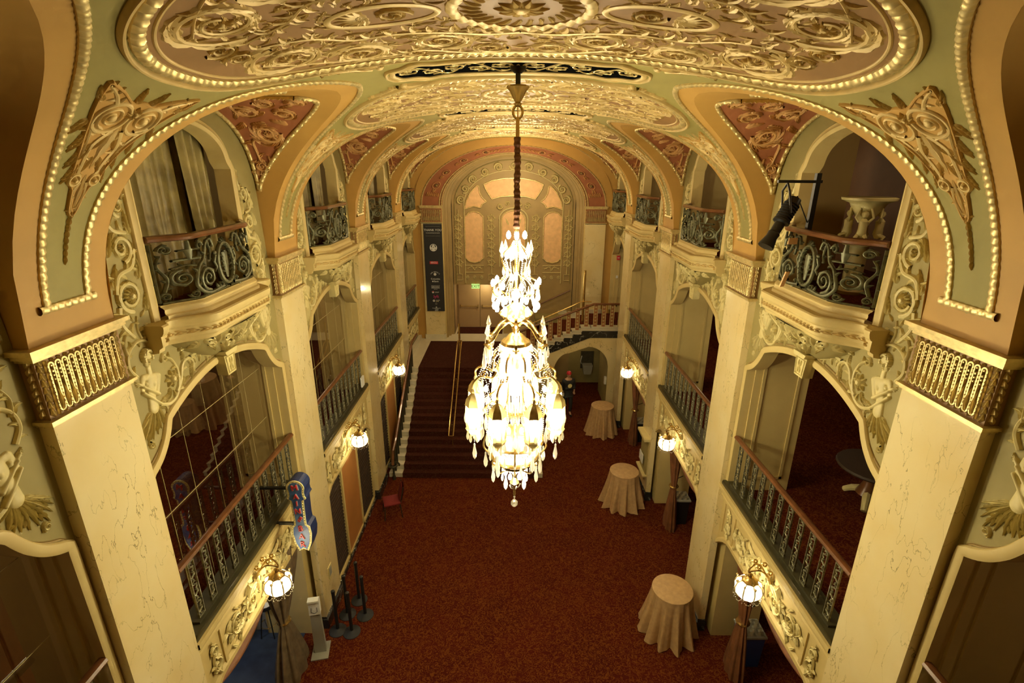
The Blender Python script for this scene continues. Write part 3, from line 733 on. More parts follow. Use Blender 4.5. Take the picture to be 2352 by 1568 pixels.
def bowed(s, prof_, hwid, off, nu=84, ends=True):
    g = MB(); n = len(prof_)
    def fn(a, b):
        j = int(round(b*(n-1))); d = -hwid+2*hwid*a; return (s*(XW-max(.0, off(d)+prof_[j][0])), d, prof_[j][1])
    g.grid(fn, nu, n-1)
    if ends:
        for e in (-1, 1):
            d = e*hwid; pts = [(s*(XW-off(d)-p), d, z) for p, z in prof_]+[(s*(XW+.02), d, prof_[-1][1]), (s*(XW+.02), d, prof_[0][1])]
            g.add(pts, [tuple(range(len(pts)))[::e]])
    return g
def box_meshes(s):
    o = {}
    g = bowed(s, [(-.16, 7.14), (-.10, 7.15), (-.09, 7.19), (-.05, 7.215), (-.045, 7.225), (-.045, 7.335), (-.03, 7.34), (-.01, 7.37), (.0, 7.41), (.0, 7.44), (-.02, 7.455)], 1.25, off_l)
    g.grid(lambda a, b: (s*(XW+.02-(off_l(-1.25+2.5*a)-.0)*b), -1.25+2.5*a, 7.452), 44, 2); g.grid(lambda a, b: (s*(XW+.02-(off_l(-1.25+2.5*a)-.12)*b), -1.25+2.5*a, 7.142), 44, 2)
    o['ledge'] = g.mesh('ledge', 'cream')
    r = R(lambda u, v, h: (s*(XW-off_l(u)+.045-h), u, v))
    for i in range(30):
        d = -1.16+i*.08; r.leaf(d-.03, 7.26, .25, .08, .022, .022, lobes=1, n=4); r.leaf(d-.03, 7.30, -.25, .08, .018, .022, lobes=1, n=4); r.boss(d, 7.28, .016, .026, 6)
    o['frieze'] = r.m.mesh('frieze', 'giltrel')
    o['kerb'] = bowed(s, [(.05, 7.44), (.06, 7.45), (.06, 7.49), (.035, 7.505), (.03, 7.53), (.035, 7.555), (.02, 7.575), (-.0, 7.585), (-.01, 7.60), (-.09, 7.60)], .99, lambda d: off_b(d)+.02, ends=False).mesh('kerb', 'cream')
    g = MB(); g.tube([(s*(XW-off_b(d)), d, 8.315) for d in [-.99+1.98*i/40 for i in range(41)]], .045, 8, flat=.85)
    o['handrail'] = g.mesh('handrail', 'wood'); o['ironwork'] = ironwork(s)
    def wv(z): return .92*max(.0, (z-6.70)/.45)**.62
    def fc(u, v, h):
        q = wv(v); dep = .42*((max(0, v-6.70)/.45)**.8)*sqrt(max(0, 1-u*u)); return (s*(XW-dep-h-.005), u*q, v-h*.3)
    o['corbel'] = MB().grid(lambda a, b: fc(-1+2*a, 6.70+.46*b, 0), 30, 10).mesh('corbel', 'wallg')
    r = R(fc); h = .045
    for e in (-1, 1):
        r.m = r.m
        for (u, v, rr) in ((.42, 7.05, .07), (.72, 7.08, .05), (.30, 6.91, .05)):
            k = rr; n0 = len(r.m.v)
            pts = [(e*u+k*1.3*(1-.75*t/20)*cos(t*.5+e), v+k*(1-.75*t/20)*sin(e*t*.5+1)) for t in range(20)]
            r.stroke(pts, .028, .015, h)
        for (u, v, a) in ((.15, 7.12, -1.2), (.3, 7.13, -.9), (.55, 7.13, -1.4), (.62, 7.03, -.7), (.85, 7.11, -.9), (.2, 6.98, -1.4), (.5, 6.95, -2.3), (.1, 6.85, -1.5), (.75, 7.0, -2.4), (.35, 6.84, -2.2)):
            r.leaf(e*u, v, a if e > 0 else pi-a, .17, .055, h, curl=e*.8)
    for k in range(7): r.boss(.07*((k % 3)-1), 6.94+.05*(k//3), .035, h*1.3, 6)
    r.leaf(0, 7.14, -pi/2, .2, .08, h); r.leaf(0, 6.88, -pi/2, .17, .12, h)
    o['corbel_foliage'] = r.m.mesh('corbel_foliage', 'relief')
    g = MB(); 
    g.prism([(-.10, 6.42), (.10, 6.42), (.13, 6.70), (-.13, 6.70)], lambda a, b, d: (s*(XW-d), a, b), -.01, .13)
    g.prism([(-.12, 6.70), (.12, 6.70), (.15, 6.76), (-.15, 6.76)], lambda a, b, d: (s*(XW-d), a, b), -.01, .17)
    r = R(lambda u, v, h: (s*(XW-.13-h), u, v)); r.m = g
    r.mould([(-.075, 6.45), (.075, 6.45), (.10, 6.67), (-.10, 6.67)], prof(.01, .015), True)
    for e in (-1, 1):
        r.leaf(0, 6.56, e*.9, .1, .025, .02, curl=e); r.leaf(0, 6.56, pi-e*.9, .1, .025, .02, curl=-e)
    o['keystone'] = g.mesh('keystone', 'relief')
    return o
for s in (-1, 1):
    bmx = box_meshes(s)
    for k, (c, hw) in enumerate(BAYS):
        o = thing('balcony', 'bowed opera box balcony with dark scroll ironwork, %s bay on the %s' % (ORD[k], SIDE[s]), 'balcony', (0, c, 0), 0, 'opera box balconies')
        if k == 4: o.scale = (1, .74, 1)
        for n_, me in bmx.items(): put(n_, me, o)
# ------------------------------------------------------------ wall reliefs: maidens and rinceaux
def figure(fmap, e, parts, x0, x1, z0, z1, nx=64, nz=96, amp=1.0):
    """height field of joined tapered capsules, one continuous body"""
    H = [[0]*(nx+1) for _ in range(nz+1)]
    for j in range(nz+1):
        for i in range(nx+1):
            x = x0+(x1-x0)*i/nx; z = z0+(z1-z0)*j/nz; acc = 0
            for (ax, az, ra, bx, bz, rb, hh, bs) in parts:
                dx, dz = bx-ax, bz-az; L2 = dx*dx+dz*dz; t = 0 if L2 == 0 else max(0, min(1, ((x-ax)*dx+(z-az)*dz)/L2))
                rr = ra+(rb-ra)*t; dd = hypot(x-ax-dx*t, z-az-dz*t)/rr
                if dd < 1:
                    q = (bs+hh*rr)*(1-dd*dd)**.42; acc = (acc**5+q**5)**.2
            H[j][i] = acc
    m = MB(); idx = {}
    for j in range(nz+1):
        for i in range(nx+1):
            near = any(H[b][a] > 0 for a in (max(i-1, 0), i, min(i+1, nx)) for b in (max(j-1, 0), j, min(j+1, nz)))
            if near:
                idx[(i, j)] = len(m.v); m.v.append(fmap(e*(x0+(x1-x0)*i/nx), z0+(z1-z0)*j/nz, H[j][i]*amp if H[j][i] > 0 else -.004))
    for j in range(nz):
        for i in range(nx):
            q = [(i, j), (i+1, j), (i+1, j+1), (i, j+1)]
            if all(t in idx for t in q) and any(H[b][a] > 0 for a, b in q): m.f.append(tuple(idx[t] for t in q)); m.mi.append(0)
    return m
MAID = [(1.302, 7.135, .062, 1.312, 7.065, .048, .75, 0), (1.305, 7.04, .030, 1.305, 6.95, .034, .7, 0), (1.312, 7.10, .012, 1.317, 7.075, .014, 1.2, .040), (1.215, 6.885, .038, 1.415, 6.932, .036, .7, 0),
        (1.31, 6.86, .080, 1.355, 6.70, .056, .50, 0), (1.36, 6.68, .056, 1.365, 6.56, .070, .55, 0), (1.20, 6.875, .036, 1.270, 6.69, .027, .8, .006), (1.275, 6.69, .026, 1.46, 6.855, .017, .9, .028),
        (1.46, 6.86, .019, 1.50, 6.90, .014, .8, .020), (1.425, 6.93, .034, 1.455, 6.80, .026, .7, .0), (1.27, 6.57, .022, 1.47, 6.785, .018, .8, .026), (1.305, 6.825, .027, 1.305, 6.82, .027, .55, .030), (1.405, 6.865, .026, 1.405, 6.86, .026, .55, .024),
        (1.50, 6.905, .007, 1.535, 6.935, .004, .9, .016), (1.50, 6.895, .007, 1.54, 6.915, .004, .9, .016), (1.495, 6.885, .007, 1.535, 6.895, .004, .9, .016), (1.485, 6.875, .007, 1.52, 6.875, .004, .9, .016)]
def maiden(s):
    f = lambda u, v, h: (s*(XW-h), u, v); g = MB()
    for e in (-1, 1):
        m = figure(f, e, MAID, 1.14, 1.56, 6.46, 7.22, 80, 140, amp=1.0)
        r = R(f); r.m = g
        o = len(g.v); g.v += m.v; g.f += [tuple(i+o for i in q) for q in m.f]; g.mi += m.mi
        for k in range(12): a = k*.40-.6; r.boss(e*(1.302+.062*cos(a)), 7.14+.066*sin(a), .026, .046+.006*(k % 2), 7)
        for k in range(6): a = k*.5+.3; r.boss(e*(1.302+.040*cos(a)), 7.165+.036*sin(a), .024, .060, 7)
        for q in (-1, 1): r.boss(e*(1.312+q*.020), 7.098, .008, .052, 6); r.stroke([(e*(1.312+q*.032), 7.112), (e*(1.312+q*.010), 7.115)], .004, .004, .054)
        r.stroke([(e*1.300, 7.052), (e*1.330, 7.052)], .005, .005, .046)
        for k in range(9):
            a = -1.15+(k-4)*.17; L = .40-.045*abs(k-5); x = 1.365+.016*(k-4); (r.acanth if k % 2 else r.leaf)(e*x, 6.57-.01*abs(k-4), a if e > 0 else pi-a, L, .06 if k % 2 else .03, .034, curl=-e*.25)
        for k in range(4): r.acanth(e*(1.30-.03*k), 6.56+.01*k, (-2.3-.25*k) if e > 0 else pi+2.3+.25*k, .16, .05, .03, curl=-e*.5)
        r.spiral(e*1.525, 6.19, .042, pi/2, 1.3, e, .013, .028, nl=2, leafL=.05)
    return g.mesh('relief_figure', 'relief')
def rinceau(s, q):
    r = R(lambda u, v, h: (s*(XW-h), u*q, v)); h = .034
    for e in (-1, 1):
        A_ = lambda x, z, a, L, W_=.09, c=0: r.acanth(e*x, z, a if e > 0 else pi-a, L, W_, h, curl=e*c)
        r.spiral(e*1.33, 7.80, .165, -pi/2, 1.2, e, .032, h, nl=8, leafL=.15, r1=.55, ros=False); r.rosette(e*1.33, 7.80, .088, h*1.4, 12); r.boss(e*1.33, 7.80, .04, h*1.8)
        r.spiral(e*1.30, 8.28, .145, -pi/2, 1.4, -e, .030, h, nl=8, leafL=.14)
        r.spiral(e*1.24, 8.68, .10, -pi/2, 1.4, e, .025, h, nl=7, leafL=.11)
        r.vine([(e*1.40, 7.38), (e*1.52, 7.55), (e*1.50, 7.72)], .022, .030, h, nl=5, L=.15)
        r.vine([(e*1.50, 7.85), (e*1.42, 8.02), (e*1.22, 8.08), (e*1.14, 8.25)], .030, .028, h, nl=7, L=.16)
        r.vine([(e*1.20, 8.42), (e*1.36, 8.46), (e*1.42, 8.60), (e*1.34, 8.76)], .028, .018, h, nl=6, L=.14)
        r.vine([(e*1.16, 8.74), (e*1.12, 8.88), (e*1.16, 9.0)], .02, .008, h, nl=4, L=.10)
        A_(1.50, 7.90, 1.7, .26, .11, .5); A_(1.16, 7.95, 1.9, .24, .10, -.6); A_(1.14, 8.40, 1.3, .24, .10, .5); A_(1.48, 8.22, 1.8, .24, .10, .4); A_(1.14, 7.60, 1.6, .22, .09, .5); A_(1.46, 8.50, 1.9, .20, .09, .5)
        for k, (x, z, a) in enumerate(((1.28, 7.50, .3), (1.36, 7.54, 1.2), (1.24, 7.56, 2.4), (1.30, 7.42, 2.8), (1.40, 7.46, .1), (1.22, 7.46, 3.3), (1.36, 7.36, .5), (1.26, 7.36, 2.6), (1.44, 7.60, .8), (1.20, 7.36, 4.0))): r.leaf(e*x, z, a if e > 0 else pi-a, .09, .026, h*.8, lobes=1, n=6)
        r.vine([(e*1.30, 7.34), (e*1.33, 7.45), (e*1.30, 7.58)], .012, .008, h*.7, nl=0)
        r.vine([(e*1.50, 6.98), (e*1.57, 7.10), (e*1.54, 7.24), (e*1.42, 7.32), (e*1.28, 7.31), (e*1.20, 7.24)], .024, .016, h, nl=7, L=.10)
        r.vine([(e*1.54, 7.2), (e*1.56, 7.34), (e*1.50, 7.46)], .02, .01, h, nl=3, L=.12)
        r.vine([(e*1.27, 6.56), (e*1.12, 6.50), (e*.98, 6.54), (e*.90, 6.66), (e*.88, 6.82), (e*.94, 6.96), (e*1.02, 7.02)], .028, .016, h, nl=5, L=.12)
        r.rosette(e*1.01, 6.76, .105, h*1.4, 8); r.boss(e*1.01, 6.76, .045, h*1.9)
        r.spiral(e*1.05, 7.02, .05, pi/2, 1.2, -e, .018, h, nl=3, leafL=.06); A_(1.06, 6.66, -1.2, .16, .06, .6)
        r.vine([(e*.96, 6.58), (e*.86, 6.68), (e*.78, 6.84), (e*.66, 6.88), (e*.58, 6.80), (e*.62, 6.72)], .026, .018, h, nl=8, L=.15)
        r.vine([(e*.62, 6.88), (e*.48, 6.88), (e*.34, 6.80), (e*.22, 6.74)], .024, .010, h, nl=6, L=.14)
        A_(.60, 6.78, -1.0, .20, .08, -.5); A_(.80, 6.70, -.9, .2, .08, .5); A_(.84, 6.62, 2.6, .16, .06, .5)
        A_(.74, 6.88, 1.5, .14, .12); 
        for k in range(9): r.boss(e*(.66+.03*(k % 5)+.015*(k//5)), 7.02+.028*(k//5), .020, h*1.2, 7)
    return r.m.mesh('scrollwork', 'relief')
for s in (-1, 1):
    for k, (c, hw) in enumerate(BAYS):
        q = hw/1.7285
        if k < 4: put('relief_figure', cached(('mf', s), lambda: maiden(s)), wall[s], (0, c, 0))
        put('scrollwork', cached(('rc', s, q), lambda: rinceau(s, q)), wall[s], (0, c, 0))
# ------------------------------------------------------------ mezzanine rails, mirror-like panes
def baluster_mesh(s):
    g = MB(); wd = .055; z0, z1 = 3.68, 4.53
    for e in (-1, 1): g.box(s*-.012, s*.012, e*wd-.006, e*wd+.006, z0, z1)
    g.box(s*-.012, s*.012, -wd, wd, z0, z0+.03); g.box(s*-.012, s*.012, -wd, wd, z1-.03, z1)
    for sg in (-1, 1):
        r = R(lambda u, v, h: (-s*h*sg, u, v)); r.m = g
        for k in range(6):
            zc = z0+.10+k*.13; d = 1 if k % 2 else -1
            r.stroke([(.028*d*sin(t*.62), zc-.06+.012*t) for t in range(11)], .012, .009, .012)
            r.leaf(0, zc, pi/2+d, .05, .02, .012, curl=d, n=5); r.leaf(0, zc, -pi/2+d, .05, .02, .012, curl=d, n=5); r.boss(0, zc+.05, .012, .016, 6)
    return g.mesh('baluster', 'balu')
for s in (-1, 1):
    bmsh = baluster_mesh(s)
    for k, (c, hw) in enumerate(BAYS):
        if s > 0 and k == 4: continue
        L = hw-.22; o = thing('mezzanine_railing', 'mezzanine railing with flat pierced balusters, %s bay on the %s' % (ORD[k], SIDE[s]), 'railing', (0, c, 0), 0, 'mezzanine railings')
        g = MB(); g.prism([(-hw+.03, 3.57), (-hw+.03, 3.60), (-hw+.06, 3.66), (hw-.06, 3.66), (hw-.03, 3.60), (hw-.03, 3.57)], lambda a, b, d: (s*(XW-d), a, b), .10, -.22)
        g.box(s*(XW-.04), s*(XW+.14), -L, L, 3.66, 3.69); g.build('sill', 'sill', o, smooth=False)
        MB().tube([(s*(XW-.0), -L-.11, 4.57), (s*(XW-.0), 0, 4.57), (s*(XW-.0), L+.11, 4.57)], .05, 8, flat=.8).build('handrail', 'wood', o)
        n = 11 if hw > 1.5 else 7
        for i in range(n): put('baluster', bmsh, o, (s*(XW-.0), -L+.12+(2*L-.24)*i/(n-1), 0))
for k, (c, hw) in enumerate(BAYS):
    g = MB(); hw2 = hw-.17; pts = [(-hw2, ZM)]+[(-hw2+2*hw2*i/30*.999+.0006, arch_z((-hw2+2*hw2*i/30)*.998*(hw-.12)/hw2, hw)+.05) for i in range(31)]+[(hw2, ZM)]
    g.add([(-4.3, c+a, b) for a, b in pts], [tuple(range(len(pts)))])
    wn = struct('window_%d' % (k+1), g.build('window', 'window', smooth=False))
    g = MB()
    for z in (4.95, 5.85): g.box(-4.298, -4.294, c-hw2, c+hw2, z, z+.006)
    for i in range(1, 6):
        d = -hw2+2*hw2*i/6; g.box(-4.298, -4.294, c+d, c+d+.004, ZM, arch_z(d*.95, hw)+.02)
    g.build('glazing_joint', 'relief', wn, smooth=False)
# ------------------------------------------------------------ wall sconces
def sconce_meshes(s):
    o = {}; g = MB()
    bx = s*.33
    r = R(lambda u, v, h: (bx-s*h, u, v)); r.m = g
    r.leaf(0, .10, pi/2, .30, .09, .05); r.leaf(0, .16, -pi/2, .34, .08, .05); r.boss(0, .2, .06, .07); r.leaf(0, .2, .8, .2, .05, .04, curl=1); r.leaf(0, .2, pi-.8, .2, .05, .04, curl=-1)
    o['backplate'] = g.mesh('backplate', 'gilt')
    for i, e in enumerate((-1, 1)):
        g = MB(); pts = spline([(bx-s*.03, e*.03, .12), (bx-s*.12, e*.08, .30), (bx-s*.24, e*.07, .40), (bx-s*.36, e*.02, .34), (bx-s*.34, 0, .24)], 5); g.tube(pts, .014, 6)
        g.tube([(bx-s*(.10+.055*(1-t/14)*cos(t*.6)), e*.09, .36+.055*(1-t/14)*sin(t*.6)) for t in range(13)], .012, 5)
        g.tube([(bx-s*(.27+.05*(1-t/14)*cos(t*.6)), e*.06, .45+.05*(1-t/14)*sin(t*.6)) for t in range(13)], .012, 5)
        o['arm%d' % i] = g.mesh('arm', 'brass')
    g = MB(); g.lathe([(.0, .28), (.03, .27), (.035, .22), (.07, .20), (.10, .165), (.12, .16), (.12, .145), (.05, .15)], n=16, rf=lambda a, z: 1+.08*cos(8*a)); o['crown'] = g.mesh('crown', 'brass')
    g = MB(); g.lathe([(.10, .16), (.17, .10), (.195, .02), (.18, -.06), (.13, -.13), (.06, -.165), (.02, -.17)], n=32, rf=lambda a, z: 1+.06*abs(cos(4*a))); o['shade'] = g.mesh('shade', 'shade')
    g = MB()
    for k in range(8):
        a = 2*pi*k/8; g.tube([(q*cos(a), q*sin(a), z) for q, z in ((.10, .165), (.185, .11), (.21, .02), (.195, -.06), (.14, -.14))], [.008, .01, .01, .008, .005], 5)
        g.lathe([(0, .03), (.02, .015), (.012, -.015), (0, -.02)], (.19*cos(a), .19*sin(a), .14), 6)
    o['cage'] = g.mesh('cage', 'gilt')
    g = MB()
    for k in range(8):
        a = 2*pi*k/8; b = 2*pi*(k+1)/8
        for q in range(9):
            t = q/8; an = a+(b-a)*t; g.lathe([(0, .009), (.008, 0), (0, -.009)], (.20*cos(an), .20*sin(an), -.06-.09*sin(pi*t)), 5)
        for q in range(3): g.lathe([(0, .012), (.007, 0), (0, -.014)], (.2*cos(a), .2*sin(a), -.09-.03*q), 5)
    o['bead_swag'] = g.mesh('bead_swag', 'crystal')
    g = MB(); g.lathe([(0, .08), (.05, .05), (.07, 0), (.055, -.05), (0, -.08)], n=12); o['bulb'] = g.mesh('bulb', 'bulb')
    return o
for s in (-1, 1):
    sm = sconce_meshes(s)
    for k in range(4):
        y = BAYS[k][0]-.20
        o = thing('wall_sconce', 'lit glass and gilt wall sconce hung with bead swags, %s bay on the %s' % (ORD[k], SIDE[s]), 'wall lamp', (s*3.60, y, 2.98+(.05 if s < 0 else 0)), 0, 'lit wall sconces')
        for n_, me in sm.items():
            q = put(n_.rstrip('01'), me, o)
        lamp('sconce_light', (s*3.60, y, 3.0), 26, .07)
# ------------------------------------------------------------ end wall with its two arches
def ell(x, a, b): return Z0+b*sqrt(max(0, 1-(x/a)**2)) if abs(x) < a else Z0
g = MB(); n = 96
def vcol(g, a, b, y, z0f, z1f, mi=0):
    g.add([(a, y, z0f(a)), (b, y, z0f(b)), (b, y, z1f(b)), (a, y, z1f(a))], [(0, 1, 2, 3)], mi)
xs = sorted(set([round(-4.2+8.4*i/n, 4) for i in range(n+1)]+[-3.83, 3.83, -3.6, 3.6, -2.76, 2.76, -2.48, 2.48, -.4]))
top = lambda x: zb(x)+.05 if abs(x) < A else 10
for a, b in zip(xs, xs[1:]):
    m = (a+b)/2
    zlow = (lambda x: 3.2) if m > .9 else (lambda x: 0)
    if abs(m) > 3.6: vcol(g, a, b, YE, zlow, top, 0)
    elif abs(m) > 2.76: vcol(g, a, b, YE+.03, lambda x: Z0, lambda x: ell(x, 3.6, 2.2), 1); vcol(g, a, b, YE, lambda x: ell(x, 3.6, 2.2), top, 0); vcol(g, a, b, YE+.03, zlow, lambda x: Z0, 3)
    else:
        vcol(g, a, b, YE+.03, lambda x: ell(x, 2.76, 1.9), lambda x: ell(x, 3.6, 2.2), 1); vcol(g, a, b, YE, lambda x: ell(x, 3.6, 2.2), top, 0)
    if abs(m) < 2.5:
        d = -2.48 < m < -.4
        vcol(g, a, b, 21.0, (lambda x: 4.43) if d else (lambda x: 0), lambda x: ell(x, 2.50, 1.80), 2)
# stepped reveal between the two arches
rv = [(2.76, 1.9, YE+.03), (2.76, 1.9, YE+.12), (2.70, 1.87, YE+.14), (2.70, 1.87, YE+.34), (2.62, 1.84, YE+.37), (2.62, 1.84, YE+.55), (2.50, 1.80, YE+.58), (2.50, 1.80, YE+.70)]
def fr(a, b):
    j = int(round(b*(len(rv)-1))); ax, bz, y = rv[j]; t = a*3
    if t < 1: return (-ax, y, 2.2+(Z0-2.2)*t)
    if t > 2: return (ax, y, Z0-(Z0-3.2)*(t-2))
    th = pi*(t-1); return (-ax*cos(th), y, Z0+bz*sin(th))
g.grid(fr, 90, len(rv)-1, 2)
# door recess
for q in (((-2.48, 21, ZL), (-2.48, 22, ZL), (-2.48, 22, 4.43), (-2.48, 21, 4.43)), ((-.4, 21, ZL), (-.4, 22, ZL), (-.4, 22, 4.43), (-.4, 21, 4.43)), ((-2.48, 21, 4.43), (-2.48, 22, 4.43), (-.4, 22, 4.43), (-.4, 21, 4.43)), ((-2.48, 22, ZL), (-.4, 22, ZL), (-.4, 22, 4.43), (-2.48, 22, 4.43))):
    g.add(q, [(0, 1, 2, 3)], 4)
endw = struct('wall_end', g.build('wall_end', ['orange', 'red', 'niche', 'cream', 'door'], smooth=False))
for s in (-1, 1):   # end piers
    o = thing('end_pier', 'pale marble pier with gilt fluted capital on the %s of the end arch' % SIDE[s], 'pier', (0, YE, 0))
    MB().box(s*2.80, s*3.60, -.07, .02, ZL if s < 0 else 3.4, 7.05).build('shaft', 'marble', o, smooth=False)
    MB().box(s*2.78, s*3.64, -.10, .02, ZL if s < 0 else 3.4, (ZL if s < 0 else 3.4)+.2).build('plinth', 'white', o, smooth=False)
    gm, cm = MC[('pc', 1)] if ('pc', 1) in MC else cached(('pc', 1), lambda: capital_bm(1))
    q = MB(); q.box(s*2.80, s*3.60, -.05, .02, 7.05, 7.6)
    ca = q.build('capital', 'red', o, smooth=False)
    gg = MB()
    for a, b, p in ((7.58, 7.61, .03), (7.61, 7.65, .055), (7.65, 7.69, .085), (7.015, 7.04, .02), (7.04, 7.07, .045)): gg.box(s*(2.80-p*.6), s*(3.60+p*.6), -.05-p, .02, a, b)
    r = R(lambda u, v, h: (u, -.05-h, v)); r.m = gg
    for i in range(9):
        x = s*2.87+s*.66*(i+.5)/9; r.mould([(x-.025, 7.14)]+[(x-.025*cos(pi*j/6), 7.50+.025*sin(pi*j/6)) for j in range(7)]+[(x+.025, 7.14), (x, 7.11)], prof(.007, .02), True)
        r.leaf(x, 7.09, pi/2, .2, .024, .03, n=6); r.boss(x, 7.45, .014, .03, 6); r.boss(x, 7.41, .012, .03, 6)
    for i in range(10):
        x = s*2.87+s*.66*i/9; r.stroke([(x, 7.10), (x, 7.55)], .007, .007, .026)
    for x in (s*2.83, s*3.57):
        for k in range(7): r.leaf(x, 7.09+k*.063, pi/2+.35, .085, .034, .03, lobes=1, n=4)
    gg.build('flutes', 'gilt', ca)
# arch band relief
def fband(u, v, h):    # u: -1..1 along band (angle), v: 0..1 inner..outer
    th = pi/2*(1-u); a = 2.76+(3.6-2.76)*v; b = 1.9+(2.2-1.9)*v
    return (a*cos(th), YE+.03-h, Z0+b*sin(th))
def S_band(u, v, h):   # metres: u along, v across centred
    a = u/4.2; th = pi/2*(1-a); wl = .84*abs(cos(th))**1.0+.26; q = .5+v/ max(.3, wl); return fband(a, q, h)
r = R(lambda u, v, h: fband(u, v, h)); n = 120
for v0, hh in ((.04, .04), (.96, .05), (.14, .02)):
    for e in (0,):
        pts = [(-1+2*i/240, v0) for i in range(241)]; vs = []
        for i, (u, v) in enumerate(pts):
            q = 1+.35*cos(i*1.6); dv = .035
            vs += [fband(u, v-dv, 0), fband(u, v-dv*.5, hh*q), fband(u, v+dv*.5, hh*q), fband(u, v+dv, 0)]
        r.m.add(vs, [(i*4+j, i*4+j+1, i*4+j+5, i*4+j+4) for i in range(240) for j in range(3)])
r.m.build('gilt_edge', 'gilt', endw)
rg = R(S_band); rr_ = R(S_band); h = .05
for e in (-1, 1):
    for u, sz in ((.9, .10), (1.7, .12), (2.5, .14), (3.2, .17)):
        rg.rosette(e*u, 0, sz*.6, h*1.2, 8)
        rr_.mould([(e*u+sz*cos(t*pi/10), sz*sin(t*pi/10)) for t in range(20)], prof(.016, h*.6), True)
        rr_.leaf(e*(u+.2), .04, 0 if e > 0 else pi, .2, .06, h, curl=1); rr_.leaf(e*(u+.2), -.04, 0 if e > 0 else pi, .2, .06, h, curl=-1)
    for k in range(6): rr_.leaf(e*(.1+.12*k), 0, (0 if e > 0 else pi)+.5, .14, .035, h*.7); rr_.leaf(e*(.1+.12*k), 0, (0 if e > 0 else pi)-.5, .14, .035, h*.7)
    for k in range(7): rr_.leaf(e*3.75, (k-3)*.09, (pi if e > 0 else 0), .22, .06, h, n=6)
rg.m.build('rosettes', 'gilt', endw); rr_.m.build('foliage', 'redrel', endw)
# niche wall ornament
F = lambda u, v, h: (u, 21.0-h, v)
am = MB()
def panel(pts, name='amber_panel'):
    r = R(F); cx = sum(p[0] for p in pts)/len(pts); cz = sum(p[1] for p in pts)/len(pts); pts = resample(pts, .05, True)
    r.fill(pts, (cx, cz), .012, 2); o = r.m.build(name, 'amber', endw); r = R(F); r.mould(pts, prof(.028, .05), True); r.m.build('frame', 'gilt', o)
for e in (-1, 1):
    panel([(e*x, z) for x, z in ((1.22, 5.55), (1.30, 5.50), (1.36, 5.42), (1.6, 5.36), (1.84, 5.42), (1.90, 5.50), (1.97, 5.55), (1.97, 7.22), (1.88, 7.27), (1.82, 7.36), (1.6, 7.42), (1.36, 7.36), (1.30, 7.27), (1.22, 7.22))])
    panel([(e*x, z) for x, z in ((1.96, 7.50), (1.90, 7.80), (1.72, 8.15), (1.45, 8.42), (1.38, 8.38), (1.36, 8.15), (1.25, 7.95), (1.08, 7.80), (1.25, 7.70), (1.32, 7.56), (1.6, 7.62))])
panel([(-1.18, 8.46), (-1.12, 8.30), (-1.0, 8.10), (-.86, 7.90), (-.5, 8.0), (0, 8.03), (.5, 8.0), (.86, 7.90), (1.0, 8.10), (1.12, 8.30), (1.18, 8.46), (.85, 8.60), (.4, 8.68), (0, 8.70), (-.4, 8.68), (-.85, 8.60)])
panel([(-.48, 5.6), (-.48, 7.1)]+[(-.48*cos(pi*i/12), 7.1+.36*sin(pi*i/12)) for i in range(13)]+[(.48, 5.6)])
r = R(F); h = .05
for i in range(11):
    th = pi*(i+.5)/11; a, b = 2.12, 1.50; x, z = a*cos(th), Z0-.02+b*sin(th)
    r.spiral(x, z, .18, th+pi/2, 1.5, 1 if i % 2 else -1, .032, h, nl=9, leafL=.17)
for e in (-1, 1):
    for X, za, zt in ((2.24, 4.62, 7.5), (.90, 4.62, 7.2)):
        r.mould([(e*X-.12, za), (e*X+.12, za), (e*X+.12, za+.25), (e*X-.12, za+.25)], prof(.015, .03), True)
        r.stroke([(e*X, za+.27), (e*X, za+.55), (e*X, zt)], .03, .012, h)
        z = za+.6
        while z < zt-.15:
            for g_ in (-1, 1):
                r.vine([(e*X, z), (e*X+g_*.11, z+.08), (e*X+g_*.10, z+.2), (e*X, z+.26)], .016, .01, h*.8, nl=6, L=.12); r.boss(e*X+g_*.13, z+.16, .025, h)
            r.leaf(e*X, z, pi/2, .16, .06, h); z += .36
    r.spiral(e*.55, 7.62, .13, 0, 1.4, e, .024, h, nl=8, leafL=.13); r.spiral(e*.25, 7.72, .10, 0, 1.4, -e, .02, h, nl=6, leafL=.10)
    r.mould([(e*1.22, 4.95), (e*1.98, 4.95), (e*1.98, 5.24), (e*1.22, 5.24)], prof(.015, .03), True)
    r.vine([(e*1.3, 5.1), (e*1.5, 5.18), (e*1.6, 5.05), (e*1.7, 5.18), (e*1.9, 5.1)], .015, .015, h*.6, nl=6, L=.1)
    for X in (1.31, 1.6, 1.9): r.mould([(e*X+.055*cos(t*pi/8), 4.75+.055*sin(t*pi/8)) for t in range(16)], prof(.012, .03), True); r.boss(e*X, 4.75, .03, .04)
r.mould([(-.56, 5.2), (-.56, 7.1)]+[(-.58*cos(pi*i/12), 7.12+.44*sin(pi*i/12)) for i in range(13)]+[(.56, 5.2)], prof(.03, .05))
r.leaf(-.2, 6.9, 2.0, .3, .08, .04); r.leaf(.2, 6.9, pi-2.0, .3, .08, .04)
r.m.build('scrollwork', 'relief', endw)
for i, (ra, rb) in enumerate(((2.36, 1.70), (1.99, 1.32))):
    r = R(F); r.mould([(-ra, 4.5), (-ra, Z0)]+[(-ra*cos(pi*j/60), Z0+rb*sin(pi*j/60)) for j in range(1, 60)]+[(ra, Z0), (ra, 4.5)], prof(.02, .035)); r.m.build('moulding', 'wallg' if i == 0 else 'relief', endw)
